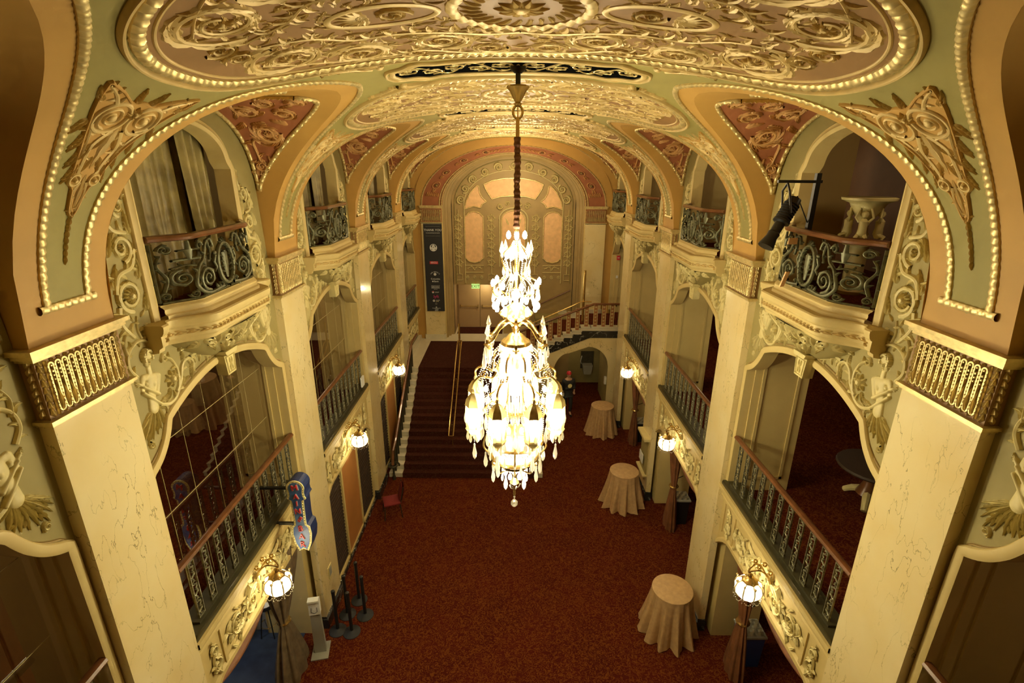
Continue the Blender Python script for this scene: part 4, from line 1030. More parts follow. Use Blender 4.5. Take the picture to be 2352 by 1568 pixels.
# exit doors and sign
for i, x in enumerate((-2.40, -1.44)):
    o = MB().box(x, x+.93, 21.94, 21.985, ZL+.01, 4.22).build('door_%d' % (i+1), 'door', smooth=False); struct('door_%d' % (i+1), o)
    g = MB(); g.tube([(x+.08, 21.88, ZL+.98), (x+.85, 21.88, ZL+.98)], .018, 8); g.box(x+.06, x+.10, 21.86, 21.95, ZL+.93, ZL+1.04); g.box(x+.83, x+.87, 21.86, 21.95, ZL+.93, ZL+1.04); g.build('push_bar', 'brass', o)
o = tag(MB().box(-1.74, -1.40, 20.9, 20.96, 4.28, 4.47).build('exit_sign', 'exitg', smooth=False), 'glowing green exit sign over the doors in the end wall', 'sign')
text('lettering', 'EXIT', .17, 'sill', o, (-1.57, 20.895, 4.375), (1, 0, 0), (0, 0, 1), .003)
MB().tube([(-1.57, 20.95, 4.47), (-1.57, 20.99, 4.55)], .02, 6).build('bracket', 'brass', o)
o = tag(MB().box(4.10, 4.22, 20.08, 20.155, 5.66, 5.82).build('fire_alarm', 'redp', smooth=False), 'small red fire alarm box on the panelled jamb at far right', 'alarm')
MB().box(4.12, 4.20, 20.07, 20.08, 5.73, 5.75).build('strobe', 'whitep', o, smooth=False)
o = tag(MB().box(4.12, 4.20, 20.12, 20.155, 4.92, 5.02).build('wall_switch', 'whitep', smooth=False), 'small pale wall switch below the red fire alarm', 'switch')
# ------------------------------------------------------------ sponsor banner
bx, by, b0, b1 = -3.155, 20.20, 3.49, 7.0
ban = tag(MB().box(bx-.36, bx+.36, by-.012, by, b0, b1).build('banner', 'blackm', smooth=False), 'tall black banner reading THANK YOU with sponsor logos on the left end pier', 'banner')
Y_ = by-.014
def bt(s_, z, sz, m_='whitep', x=0, sp=1): text('lettering', s_, sz, m_, ban, (bx+x, Y_-.006, z), (1, 0, 0), (0, 0, 1), .002, spacing=sp)
def disc(x, z, rad, m_, r0=0, d=.003):
    g = MB(); n = 28; vs = []
    for k in range(n):
        a = 2*pi*k/n; vs += [(bx+x+rad*cos(a), Y_-d, z+rad*sin(a)), (bx+x+r0*cos(a), Y_-d, z+r0*sin(a))]
    g.add(vs, [(2*k, 2*((k+1) % n), 2*((k+1) % n)+1, 2*k+1) for k in range(n)]); return g.build('logo', m_, ban, smooth=False)
def rect(x0, x1, z0, z1, m_): return MB().box(bx+x0, bx+x1, Y_-.004, Y_, z0, z1).build('logo', m_, ban, smooth=False)
rect(-.28, .28, 6.90, 6.905, 'greyp'); bt('THANK YOU', 6.76, .118); bt('TO OUR AMAZING SPONSORS', 6.65, .040); rect(-.28, .28, 6.53, 6.535, 'greyp')
disc(0, 6.08, .145, 'whitep', .125)                     # round emblem with a crowned figure
g = MB(); P_ = lambda a, b, d: (bx+a, Y_-d, 6.08+b)
g.prism([(0, .14), (.02, .09), (.06, .085), (.05, .04), (.09, -.02), (.05, -.06), (.07, -.11), (0, -.135), (-.07, -.11), (-.05, -.06), (-.09, -.02), (-.05, .04), (-.06, .085), (-.02, .09)], P_, 0, .004)
for e in (-1, 1): g.prism([(e*.13, .05), (e*.10, .06), (e*.085, 0), (e*.075, -.08), (e*.11, -.08), (e*.125, -.03)], P_, 0, .004)
g.build('logo', 'whitep', ban, smooth=False)
g = MB(); g.prism([(0, .05), (.028, .03), (.02, -.01), (-.02, -.01), (-.028, .03)], P_, .004, .006); g.build('logo', 'greyp', ban, smooth=False)
rect(-.17, .16, 5.43, 5.54, 'redp'); bt('BECU', 5.485, .10, sp=1.1)
for i, ch in enumerate("JACK DANIEL'S"): a = (i-6)*.16; text('lettering', ch, .058, 'whitep', ban, (bx+.02+.26*sin(a)*.8, Y_, 4.92+.26*cos(a)*.75), (cos(a*.7), 0, -sin(a*.7)), (sin(a*.7), 0, cos(a*.7)), .002)
disc(.02, 5.02, .055, 'whitep'); text('lettering', '7', .07, 'blackm', ban, (bx+.02, Y_-.004, 5.02), (1, 0, 0), (0, 0, 1), .001)
bt('Columbia', 4.83, .095, x=.03); bt('Bank', 4.73, .095, x=.06); disc(-.08, 4.73, .028, 'whitep')
bt('FREMONT', 4.53, .075, x=.02); bt('BREWING', 4.465, .075, x=.02); bt('SEATTLE', 4.41, .035, x=.02)
disc(-.09, 4.29, .045, 'whitep'); g = MB(); g.prism([(-.04, .0), (-.03, .03), (.0, .042), (.03, .03), (.04, .005), (0, .005)], lambda a, b, d: (bx-.09+a, Y_-d, 4.29+b), 0, .006); g.build('logo', 'redp', ban, smooth=False); bt('pepsi', 4.29, .075, x=.07)
bt('lyft', 4.10, .18, 'pink', x=.03)
disc(-.07, 3.93, .045, 'whitep', .018); bt('expedia', 3.955, .052, x=.09); bt('group', 3.905, .052, 'signy', x=.07)
disc(.02, 3.80, .038, 'greyp', .026); disc(.02, 3.66, .025, 'whitep', .010); bt('Natural Resources', 3.62, .045, x=.02); bt('CONSERVATION', 3.585, .022, x=.02)
bt('Hotel', 3.555, .05, x=.04); bt('Geary', 3.52, .055, x=.02)
# ------------------------------------------------------------ grand stair
SX0, SX1, SY0, SY1, NS = -3.80, .93, 13.55, 17.2, 15
o = thing('staircase', 'broad pale marble stair with dark red patterned runner rising to the exit landing', 'staircase')
g = MB(); t = MB()
for i in range(NS):
    y = SY0+(SY1-SY0)*i/NS; z = ZL*(i+1)/NS; z0 = ZL*i/NS
    g.box(SX0, SX1, y, SY1+.01 if i < NS-1 else SY1+.01, z0, z-.005); g.box(SX0, SX1, y-.025, y+.08, z-.04, z)
g.box(SX0, SX1, SY1, 18.4, 1.9, ZL); g.box(-3.95, .93, 18.4, 21.99, 1.9, ZL); g.box(SX0-.14, SX0, SY1, 20.2, 0, ZL+.18)
g.build('marble_steps', 'white', o, smooth=False)
for i in range(NS):
    y = SY0+(SY1-SY0)*i/NS; z = ZL*(i+1)/NS; y2 = SY0+(SY1-SY0)*(i+1)/NS
    t.box(-3.38, .80, y-.035, y2, z, z+.012); t.box(-3.38, .80, y-.04, y-.025, ZL*i/NS, z+.012)
t.box(-3.38, .80, SY1, 18.4, ZL, ZL+.012); t.box(-3.38, .3, 18.4, 19.9, ZL, ZL+.012); t.box(-2.4, -.45, 20.95, 21.9, ZL, ZL+.012)
t.build('carpet_runner', 'stairc', o, smooth=False)
def slope(y): return ZL*max(0, min(1, (y-SY0)/(SY1-SY0)))
o = thing('stair_balustrade', 'dark balustrade with wooden handrail down the left edge of the broad stair', 'balustrade')
hx = -3.62
MB().tube([(hx, 13.35, .55), (hx, 13.5, .95), (hx, 13.9, 1.10)]+[(hx, 14+.4*i, slope(14+.4*i)+.88) for i in range(9)]+[(hx, 17.5, ZL+.86), (hx, 18.2, ZL+.86)], .045, 8).build('handrail', 'wood', o)
for i in range(15):
    y = SY0+.12+(SY1-SY0)*i/NS; z = ZL*(i+1)/NS; MB().box(hx-.03, hx+.03, y-.02, y+.02, z, slope(y)+.86).build('baluster', 'irondk', o, smooth=False)
g = MB(); g.tube([(hx+.18*cos(a_)*(1-i/40), 13.42+.18*sin(a_)*(1-i/40), .50) for i, a_ in [(i, i*.4) for i in range(26)]], .03, 8); g.lathe([(.05, 0), (.05, .1), (.03, .15), (.03, .5), (.05, .55)], (hx, 13.42, 0), 10); g.build('newel', 'irondk', o)
def brass_rail(name, label, pts2, posts):
    o = thing(name, label, 'handrail'); pts = pts2
    MB().tube(pts, .022, 8).build('rail', 'brass', o)
    for (x, y, z0, z1, rr) in posts: MB().tube([(x, y, z0), (x, y, z1)], rr, 8).build('post', 'brass', o)
xl = -1.92
lp = []
for e in (-1, 1):
    seg_ = [(xl+e*.07, 14.05, slope(14.05)+.84)]+[(xl+e*.07, 14.4+.4*i, slope(14.4+.4*i)+.84) for i in range(8)]+[(xl+e*.07, 17.45, ZL+.86)]
    lp += seg_ if e < 0 else seg_[::-1]
lp.append(lp[0])
brass_rail('center_handrail', 'double brass handrail running down the middle of the broad stair', lp, [(xl, 14.4, slope(14.4), slope(14.4)+.84, .02), (xl, 15.9, slope(15.9), slope(15.9)+.84, .02), (xl, 17.3, ZL, ZL+1.55, .035)])
# upper flight along the end wall, rising to the right
FX0, FX1, FN, FY0, FYB = .25, 2.93, 8, 18.4, 20.22; FY1 = FYB; ZT = 3.42
o = thing('upper_stair', 'short marble flight with dark red carpet climbing right above the arched passage', 'staircase')
g = MB(); t = MB()
for i in range(FN):
    x = FX0+(FX1-FX0)*i/FN; z = ZL+(ZT-ZL)*(i+1)/FN; FY1 = 20.98 if x < 2.1 else FYB
    g.box(x-.03, x+.36, FY0-.06, FY1, z-.05, z); g.box(x, x+.34, FY0-.03, FY1, z-.17, z-.05)
    t.box(x-.035, x+.34, FY0+.25, FY1-.25, z, z+.012); t.box(x-.04, x-.03, FY0+.25, FY1-.25, z-.14, z+.012)
    g.box(x-.0, x+.36, FY1-.12, FY1+.1, z, z+.20)
FY1 = FYB; g.box(FX1, 4.12, FY0-.06, FY1, ZT-.05, ZT); g.box(FX1, 4.12, FY0-.03, FY1, ZT-.17, ZT-.05); t.box(FX1, 4.12, FY0+.2, FY1, ZT, ZT+.012)
g.build('marble_steps', 'white', o, smooth=False); t.build('carpet_runner', 'carpet', o, smooth=False)
def fz(x): return ZL+(ZT-ZL)*max(0, min(1, (x-FX0)/(FX1-FX0)))
g = MB(); pts = [(FX0-.1, 0)]
st = MB(); xs2 = [FX0+(4.12-FX0)*i/40 for i in range(41)]
for a, b in zip(xs2, xs2[1:]):
    st.add([(a, FY0-.02, fz(a)-.45), (b, FY0-.02, fz(b)-.45), (b, FY0-.02, fz(b)-.02), (a, FY0-.02, fz(a)-.02)], [(0, 1, 2, 3)])
st.build('stringer', 'darkm', o, smooth=False)
# marble wall with the passage arch below the flight
def pas(x):
    if x < 1.56 or x > 3.70: return 0
    cap = 1.62+(x-1.56)*.78 if x < 3.0 else 9; base = 2.60
    if x < 2.15: q = (x-1.56)/.59; return 1.35+(2.33-1.35)*sqrt(1-(1-q)**2)
    if x < 2.9: return 2.33+(x-2.15)*.36
    q = (x-2.9)/.8; return 1.75+(2.60-1.75)*sqrt(max(0, 1-q*q))
g = MB(); xs3 = sorted(set([round(.93+3.2*i/90, 4) for i in range(91)]+[1.56, 1.561, 3.70, 3.699]))
for a, b in zip(xs3, xs3[1:]):
    if a < 1.56 or b > 3.70: za = zb2 = 0
    else: za, zb2 = pas(max(a, 1.5601)), pas(min(b, 3.6999))
    ta, tb = fz(a)-.42-.0, fz(b)-.42
    g.add([(a, FY0, za), (b, FY0, zb2), (b, FY0, tb), (a, FY0, ta), (a, FY1, za), (b, FY1, zb2)], [(0, 1, 2, 3)])
    if za > 0: g.add([(a, FY0, za), (b, FY0, zb2), (b, FY1, zb2), (a, FY1, za)], [(0, 3, 2, 1)], 1)
g.box(1.5, 1.56, FY0, FY1, 0, 1.35, 1); g.box(3.70, 3.83, FY0+.001, FY1, 0, 1.75, 1)
g.add([(.93, SY1, 0), (.93, FY0, 0), (.93, FY0, ZL), (.93, SY1, ZL)], [(0, 1, 2, 3)])
struct('wall_stair', g.build('wall_stair', ['marble', 'wallg'], smooth=False))
struct('wall_passage', MB().box(.93, 5, 21.01, 21.1, 0, 3.3).box(.93, 5, 20.24, 21.1, 2.9, 3.2).build('wall_passage', 'wallg', smooth=False))
o = thing('flight_balustrade', 'balustrade with reddish flat balusters and wooden rail above the arched passage', 'balustrade')
MB().tube([(FX0-.2, FY0, ZL+.88), (FX0, FY0, ZL+.92), (FX1+.1, FY0, ZT+.87), (4.08, FY0, ZT+.87)], .045, 8).build('handrail', 'wood', o)
fb = MB(); wd = .07
for e in (-1, 1): fb.box(e*wd-.008, e*wd+.008, -.012, .012, 0, .84)
fb.box(-wd, wd, -.004, .004, 0, .84, 1)
for sg in (-1, 1):
    r = R(lambda u, v, h: (u, -h*sg, v)); r.m = fb
    for k in range(6): r.rosette(0, .09+.13*k, .05, .016, 6); r.leaf(0, .13+.13*k, 0, .05, .015, .012); r.leaf(0, .13+.13*k, pi, .05, .015, .012)
fbm = fb.mesh('baluster', ['relief', 'red'])
for i in range(FN): put('baluster', fbm, o, (FX0+.17+(FX1-FX0)*i/FN, FY0, ZL+(ZT-ZL)*(i+1)/FN))
for i in range(4): put('baluster', fbm, o, (FX1+.17+.31*i, FY0, ZT))
brass_rail('stair_handrail', 'brass handrail on posts climbing the upper flight to a tall post', [(.0, 18.9, ZL+.75), (2.3, 18.9, fz(2.3)+.95), (2.62, 18.9, fz(2.6)+.98), (3.0, 18.9, fz(2.7)+.93)], [(.9, 18.9, fz(.9), fz(.9)+.85, .03), (2.70, 18.95, fz(2.6), 5.45, .05)])
o = tag(MB().tube([(.4, 20.88, 3.30), (1.2, 20.88, 3.66), (2.4, 20.88, 4.24)], .03, 8).build('wall_handrail', 'wood'), 'dark wooden handrail on brackets along the end wall', 'handrail')
for x in (.9, 2.0): MB().tube([(x, 20.88, 3.66+(x-1.2)*.48), (x, 20.99, 3.60+(x-1.2)*.48)], .015, 6).build('bracket', 'irondk', o)
# ------------------------------------------------------------ the chandelier
CY = 6.3685
ch = thing('chandelier', 'huge lit gilt and crystal chandelier hanging on a sleeved chain', 'chandelier', (0, CY, 0))
def cp(name, m, g, par=None): return g.build(name, m, par or ch)
g = MB(); g.tube([(0, 0, 10.15), (0, 0, 9.92)], .03, 10); g.lathe([(.09, 10.13), (.09, 10.10), (.04, 10.06)], n=12); cp('stem', 'black', g)
g = MB(); g.lathe([(.02, 9.95), (.11, 9.94), (.125, 9.92), (.09, 9.88), (.05, 9.80), (.03, 9.77), (.045, 9.75), (.03, 9.73)], n=24, rf=lambda a, z: 1+.07*cos(8*a)); cp('canopy', 'brass', g)
g = MB(); g.tube([(.055*sin(t*pi/8), 0, 9.665+.07*cos(t*pi/8)) for t in range(17)], .015, 8, cap=False); g.tube([(0, 0, 9.60), (0, 0, 9.36)], .022, 8); g.tube([(0, 0, 9.76), (0, 0, 9.58)], .008, 6); cp('suspension_ring', 'brass', g)
g = MB(); n = 90
g.lathe([(.036+.004*sin(i*1.1)+.003*sin(i*.37), 9.40-1.05*i/n) for i in range(n+1)], n=12, rf=lambda a, z: 1+.12*sin(3*a+z*14)); cp('chain_sleeve', 'drape', g)
g = MB(); g.tube([(0, 0, 8.4), (0, 0, 4.5)], .02, 8)
g.lathe([(.02, 7.62), (.05, 7.60), (.02, 7.57), (.03, 7.42), (.07, 7.40), (.20, 7.30), (.22, 7.27), (.17, 7.22), (.07, 7.17), (.03, 7.12), (.06, 7.08), (.03, 7.0)], n=24, rf=lambda a, z: 1+.04*cos(12*a))
g.lathe([(.02, 7.02), (.09, 6.99), (.14, 6.93), (.19, 6.90), (.20, 6.86), (.17, 6.84)], n=24); g.lathe([(.17, 5.92), (.19, 5.89), (.16, 5.84), (.05, 5.80)], n=24)
cp('column', 'brass', g)
g = MB(); g.lathe([(.0, .06), (.04, .045), (.06, 0), (.04, -.045), (0, -.06)], (0, 0, 7.52), 16); cp('glass_ball', 'crystal', g)
def prismm(h_, r_): return MB().lathe([(0, 0), (r_*.45, -h_*.08), (r_*.35, -h_*.18), (r_, -h_*.62), (r_*.75, -h_*.85), (0, -h_)], n=6)
drop = prismm(.16, .022).mesh('drop', 'crystal'); drop2 = prismm(.26, .032).mesh('drop', 'crystal')
spear = MB().lathe([(.012, 0), (.02, .03), (.012, .05), (.035, .09), (.008, .19), (0, .21)], n=8).mesh('spear', 'crystal')
bulbm = MB().lathe([(0, .06), (.022, .035), (.030, 0), (.02, -.035), (0, -.045)], n=8).mesh('bulb', 'bulb')
candle = MB().lathe([(.013, -.12), (.013, -.03), (.02, -.035), (.02, -.125)], n=8).mesh('candle', 'relief')
def ringput(name, me, n_, r_, z, par=None, ph=0, cnt=None):
    for k in range(n_):
        a = ph+2*pi*k/n_; put(name, me, par or ch, (r_*cos(a), r_*sin(a), z), a)
def beads(name, pts, step=.022, r_=.009, par=None):
    g = MB(); P_ = [V(p) for p in pts]
    for a, b in zip(P_, P_[1:]):
        L = (b-a).length; m = max(1, int(L/step))
        for i in range(m):
            q = a.lerp(b, i/m); g.lathe([(0, r_), (r_, 0), (0, -r_)], q, 5)
    return g
# top cluster and crown
ringput('bulb', bulbm, 4, .10, 8.27, ph=.0); ringput('spear', spear, 6, .19, 8.0, ph=.3); ringput('bulb', bulbm, 6, .12, 8.02)
g = MB()
for k in range(6):
    a = .3+pi/3*k; g.tube([(q*cos(a), q*sin(a), z) for q, z in spline([(.03, 8.18), (.10, 8.12), (.19, 8.0), (.15, 7.86), (.10, 7.78), (.22, 7.72), (.31, 7.62), (.26, 7.52), (.10, 7.50)], 4)], .010, 5)
cp('crown_arms', 'brass', g)
g = MB()
for k in range(12):
    a = pi/6*k; g2_ = beads('', [(.04*cos(a), .04*sin(a), 8.20), (.16*cos(a), .16*sin(a), 7.95), (.12*cos(a), .12*sin(a), 7.78), (.26*cos(a), .26*sin(a), 7.58), (.15*cos(a), .15*sin(a), 7.44)]); o_ = len(g.v); g.v += g2_.v; g.f += [tuple(i+o_ for i in f) for f in g2_.f]; g.mi += g2_.mi
cp('crown_beads', 'crystal', g)
ringput('bulb', bulbm, 8, .30, 7.68, ph=.2); ringput('drop', drop, 8, .30, 7.58, ph=.2); ringput('drop', drop, 8, .16, 7.92)
ringput('bulb', bulbm, 12, .28, 7.37); ringput('drop', drop, 12, .29, 7.62, ph=.26)
# second crown: scroll arms with spears and hanging prisms
for k in range(6):
    a = pi/6+pi/3*k
    g = MB(); g.tube([(q*cos(a), q*sin(a), z) for q, z in spline([(.04, 7.12), (.12, 7.18), (.24, 7.10), (.34, 6.96), (.42, 6.92), (.40, 6.86), (.34, 6.86)], 4)], [.028]*8+[.018]*17, 6)
    g.lathe([(.045, 0), (.05, .02), (.02, .03), (.02, .08)], (.42*cos(a), .42*sin(a), 6.90), 8)
    o = cp('spear_arm', 'brass', g); put('spear', spear, o, (.42*cos(a), .42*sin(a), 6.98))
    for j in range(5):
        b = 2*pi*j/5; put('drop', drop2 if j % 2 else drop, o, (.42*cos(a)+.05*cos(b), .42*sin(a)+.05*sin(b), 6.90-.02*j))
# prism column with an added glowing core
g = MB()
for k in range(28):
    a = 2*pi*k/28; g.tube([(.185*cos(a), .185*sin(a), 6.84), (.20*cos(a), .20*sin(a), 6.4), (.175*cos(a), .175*sin(a), 5.92)], .011, 5)
cp('prism_curtain', 'crystal', g)
MB().lathe([(.0, 6.84), (.13, 6.82), (.172, 6.6), (.165, 6.3), (.13, 6.16), (0, 6.12)], n=24).build('glare_core', 'core_glare', ch)  # solid glowing body added for the overexposed glare of the column
ringput('bulb', bulbm, 8, .15, 6.86); ringput('drop', drop, 16, .21, 6.86); ringput('drop', drop2, 14, .17, 5.98)
# great S arms and lanterns
for k in range(8):
    a = pi/8+pi/4*k; ca_, sa_ = cos(a), sin(a); RL = .60
    g = MB(); g.tube([(q*ca_, q*sa_, z) for q, z in spline([(.19, 6.78), (.30, 6.70), (.32, 6.55), (.27, 6.50), (.34, 6.42), (.50, 6.46), (RL, 6.38), (RL, 6.30)], 4)], .016, 6)
    g.tube([(q*ca_, q*sa_, z) for q, z in spline([(.30, 6.55), (.24, 6.4), (.28, 6.15), (.44, 5.98), (.36, 5.75), (.38, 5.55), (.32, 5.42)], 4)], .014, 6)
    g.tube([((.44+.06*(1-t/16)*cos(t*.6))*ca_, (.44+.06*(1-t/16)*cos(t*.6))*sa_, 6.48+.06*(1-t/16)*sin(t*.6)) for t in range(15)], .010, 5)
    cp('scroll_arm', 'brass', g)
    lx, ly = RL*ca_, RL*sa_
    g = MB(); g.lathe([(.0, 6.32), (.018, 6.30), (.03, 6.26), (.02, 6.245), (.05, 6.22), (.092, 6.15), (.105, 6.08), (.112, 6.07), (.10, 6.06)], (lx, ly, 0), 12, rf=lambda t, z: 1+.10*cos(6*t))
    g.lathe([(.10, 5.74), (.11, 5.72), (.085, 5.67), (.05, 5.63), (.02, 5.61), (.015, 5.57)], (lx, ly, 0), 12, rf=lambda t, z: 1+.08*cos(6*t))
    for j in range(6): b = 2*pi*j/6; g.tube([(lx+.105*cos(b), ly+.105*sin(b), 6.07), (lx+.115*cos(b), ly+.115*sin(b), 5.9), (lx+.10*cos(b), ly+.10*sin(b), 5.73)], .006, 4)
    lan = cp('lantern', 'gilt', g)
    MB().lathe([(.10, 6.05), (.104, 5.9), (.09, 5.75)], (lx, ly, 0), 16).build('glass', 'shade', lan)
    g = MB()
    for j in range(5): b = 2*pi*j/5; g.lathe([(.012, 5.74), (.012, 5.88)], (lx+.05*cos(b), ly+.05*sin(b), 0), 6)
    g.build('candles', 'relief', lan)
    g = MB()
    for j in range(5): b = 2*pi*j/5; g.lathe([(0, .09), (.024, .05), (.026, .01), (0, -.02)], (lx+.05*cos(b), ly+.05*sin(b), 5.90), 6)
    g.build('flame_bulbs', 'bulb', lan)
    for j in range(6): b = 2*pi*j/6; put('pendant', drop, lan, (lx+.09*cos(b), ly+.09*sin(b), 5.70))
    put('pendant', drop2, lan, (lx, ly, 5.50)); b_ = beads('', [(lx, ly, 5.6), (lx, ly, 5.50)]); b_.build('bead_string', 'crystal', lan)
ringput('drop', drop2, 16, .68, 5.92); ringput('drop', drop, 16, .50, 6.30); ringput('bulb', bulbm, 8, .40, 6.20, ph=0); ringput('bulb', bulbm, 10, .28, 5.70); ringput('drop', drop2, 12, .46, 5.72, ph=.1)
g = MB()
for k in range(24):
    a = 2*pi*k/24; b_ = beads('', [(.20*cos(a), .20*sin(a), 6.84), (.42*cos(a), .42*sin(a), 6.60), (.52*cos(a), .52*sin(a), 6.34), (.40*cos(a), .40*sin(a), 6.0), (.40*cos(a), .40*sin(a), 5.5)], .03, .010); o_ = len(g.v); g.v += b_.v; g.f += [tuple(i+o_ for i in f) for f in b_.f]; g.mi += b_.mi
cp('bead_strings', 'crystal', g)
# lower basket
g = MB(); g.lathe([(.40, 5.46), (.415, 5.44), (.40, 5.42)], n=32); g.lathe([(.30, 5.16), (.315, 5.14), (.30, 5.12)], n=32); g.lathe([(.20, 5.02), (.17, 4.98), (.10, 4.96), (.05, 4.93), (.02, 4.80)], n=24)
for k in range(8):
    a = pi/4*k; g.tube([(q*cos(a), q*sin(a), z) for q, z in spline([(.15, 5.78), (.30, 5.66), (.42, 5.44), (.44, 5.3), (.36, 5.2), (.30, 5.12), (.32, 5.02), (.25, 5.0), (.12, 4.97)], 4)], .013, 5)
cp('basket_frame', 'brass', g)
g = MB(); g.lathe([(.385, 5.44), (.37, 5.35), (.30, 5.20), (.18, 5.08), (.0, 5.04)], n=32, rf=lambda a, z: 1+.03*cos(16*a)); cp('glass_bowl', 'crystal', g)
g = MB()
for k in range(32):
    a = 2*pi*k/32; b_ = beads('', [(.405*cos(a), .405*sin(a), 5.42), (.37*cos(a+.1), .37*sin(a+.1), 5.34), (.405*cos(a+.2), .405*sin(a+.2), 5.42)]); o_ = len(g.v); g.v += b_.v; g.f += [tuple(i+o_ for i in f) for f in b_.f]; g.mi += b_.mi
cp('bead_fringe', 'crystal', g)
ringput('bulb', bulbm, 8, .24, 5.40); ringput('drop', drop, 16, .37, 5.32); ringput('drop', drop2, 8, .42, 5.28, ph=.2); ringput('drop', drop2, 8, .33, 5.06, ph=.4)
ringput('bulb', bulbm, 6, .13, 4.88); ringput('drop', drop, 6, .20, 4.96, ph=.5)
g = MB(); g.lathe([(.02, 4.80), (.05, 4.74), (.07, 4.72), (.03, 4.68), (.015, 4.58)], n=12); cp('finial', 'brass', g)
g = MB()
for k in range(5): a = 2*pi*k/5; g.tube([(.02*cos(a), .02*sin(a), 4.62), (.06*cos(a), .06*sin(a), 4.64), (.085*cos(a), .085*sin(a), 4.70)], .008, 4)
cp('finial_leaves', 'crystal', g)
g = MB(); g.lathe([(0, .055), (.03, .046), (.05, .02), (.05, -.02), (.03, -.046), (0, -.055)], (0, 0, 4.36), 16); g.lathe([(.008, 4.60), (.008, 4.40)], n=6); g.lathe([(0, .02), (.018, 0), (0, -.02)], (0, 0, 4.47), 8); cp('ball_pendant', 'crystal', g)

# ------------------------------------------------------------ curtains in the left boxes, ground floor drapes
def cloth(fn, nu, nv, name, m, par=None, loc=None): return MB().grid(fn, nu, nv).build(name, m, par, loc)
for k, (c, hw) in enumerate(BAYS[1:4], 1):
    bw = .96; o = thing('box_curtain', 'dark olive gold curtains drawn across the opera box, %s bay on the left' % ORD[k], 'curtain', (0, c, 0), 0, 'curtains in the left boxes')
    def fn(a, b):
        d = -bw-.25+(2*bw+.5)*a; return (-4.42-.05*abs(sin(a*52+.5*sin(b*3)+.8*sin(a*9)))**.7-.03*sin(a*23), d, 7.42+2.45*b)
    cloth(fn, 220, 10, 'curtain', 'velvet', o)
    for e in (1,):
        def fn2(a, b):
            t = b; d = e*(bw+.05-(.42-.22*t)*a*(1-.75*(1-abs(2*t-1))*0)-.35*a*t); return (-4.26-.04*sin(a*20)+.0, d, 7.9+1.75*t)
        cloth(fn2, 50, 14, 'side_drape', 'velvet', o)
def tied(name, label, x, y, s, m, grp, h=2.9, hem=.30, yoff=0):
    def fn(a, b):
        z = h*b; zt = 1.25; w_ = .10+(hem-.10)*min(1, abs(z-zt)/1.1)**.8; th = 2*pi*a
        sk = (max(0, (z-zt))/(h-zt))*.25
        rr = w_*(1+.13*sin(9*th+z)); return (x+rr*.6*cos(th)*.8, y+sk+rr*sin(th), z)
    o = thing(name, label, 'curtain', (0, 0, 0), 0, grp)
    cloth(fn, 96, 24, 'drape', m, o)
    MB().lathe([(.11, -.03), (.125, 0), (.11, .03)], (x, y, 1.25), 16).build('tie_cord', 'brass', o)
    MB().tube([(x, y, 1.25), (x+s*.1, y+.12, 1.38), (x+s*.3, y+.22, 1.4)], .012, 6).build('tie_back', 'irondk', o)
tied('tied_curtain', 'taupe velvet curtain gathered beside the bar opening at lower left', -4.16, 7.12, -1, 'velvetb', 'gathered curtains', hem=.46)
for k, y in ((1, 7.15), (2, 11.35), (3, 15.75)):
    tied('tied_curtain', 'russet curtain tied at its waist, %s bay on the right' % ORD[k], 4.2, y, 1, 'drape', 'gathered curtains', hem=.28)
def swag(label, x, y0, y1, m, s):
    def fn(a, b):
        y = y0+(y1-y0)*a; sag = .55*(4*a*(1-a))**.8*b+.12*b; return (x+s*(.05*sin(b*19)+.10*b*(1-b)*2), y, 2.62-sag)
    return tag(cloth(fn, 40, 30, 'swag_valance', m), label, 'valance')
swag('russet draped valance above the bar opening at lower left', -4.16, 4.75, 7.0, 'drape', -1)
for k in (1, 2, 3): swag('russet draped valance over the opening, %s bay on the right' % ORD[k], 4.2, BAYS[k][0]-1.6, BAYS[k][0]+.8, 'drape', 1)
# ------------------------------------------------------------ closed panels in the left ground bays
for k in (2, 3):
    c, hw = BAYS[k]; o = thing('panel_screen', 'orange wooden panel between dark louvred screens, %s bay on the left' % ORD[k], 'screen', (0, c, 0), 0, 'screens closing the left bays')
    MB().box(-4.04, -3.99, -1.7, 1.7, 0, 2.75).build('louvred_screen', 'dark', o, smooth=False)
    MB().box(-3.99, -3.95, -.62, .45, .12, 2.6).build('panel', 'panelw', o, smooth=False)
    g = MB()
    for d in (-.67, .50, 1.62, -1.62): g.box(-3.98, -3.93, d-.04, d+.04, .1, 2.62)
    g.box(-3.98, -3.93, -1.66, 1.66, .06, .16); g.build('frame', 'cream', o, smooth=False)
    for a, b in ((-1.58, -.71), (.54, 1.58)):
        g = MB()
        for i in range(26): g.box(-3.99, -3.965, a, b, .2+i*.094, .235+i*.094)
        g.build('slats', 'dark', o, smooth=False)
struct('baseboard_left', MB().box(-4.0, -3.90, 8.97, 13.5, 0, .10).build('baseboard_left', 'darkm', smooth=False))
struct('wall_left_bar', MB().box(-9.9, -5.0, 8.6, 8.7, 0, 2.5).build('wall_left_bar', 'brown', smooth=False))
o = tag(MB().box(-4.6, -3.99, 17.7, 20.2, 0, 3.2).build('dark_infill', 'dark', smooth=False), 'dark glossy cupboard front at the head of the stair on the left', 'infill')  # block added for the dark gloss wall below the far left railing
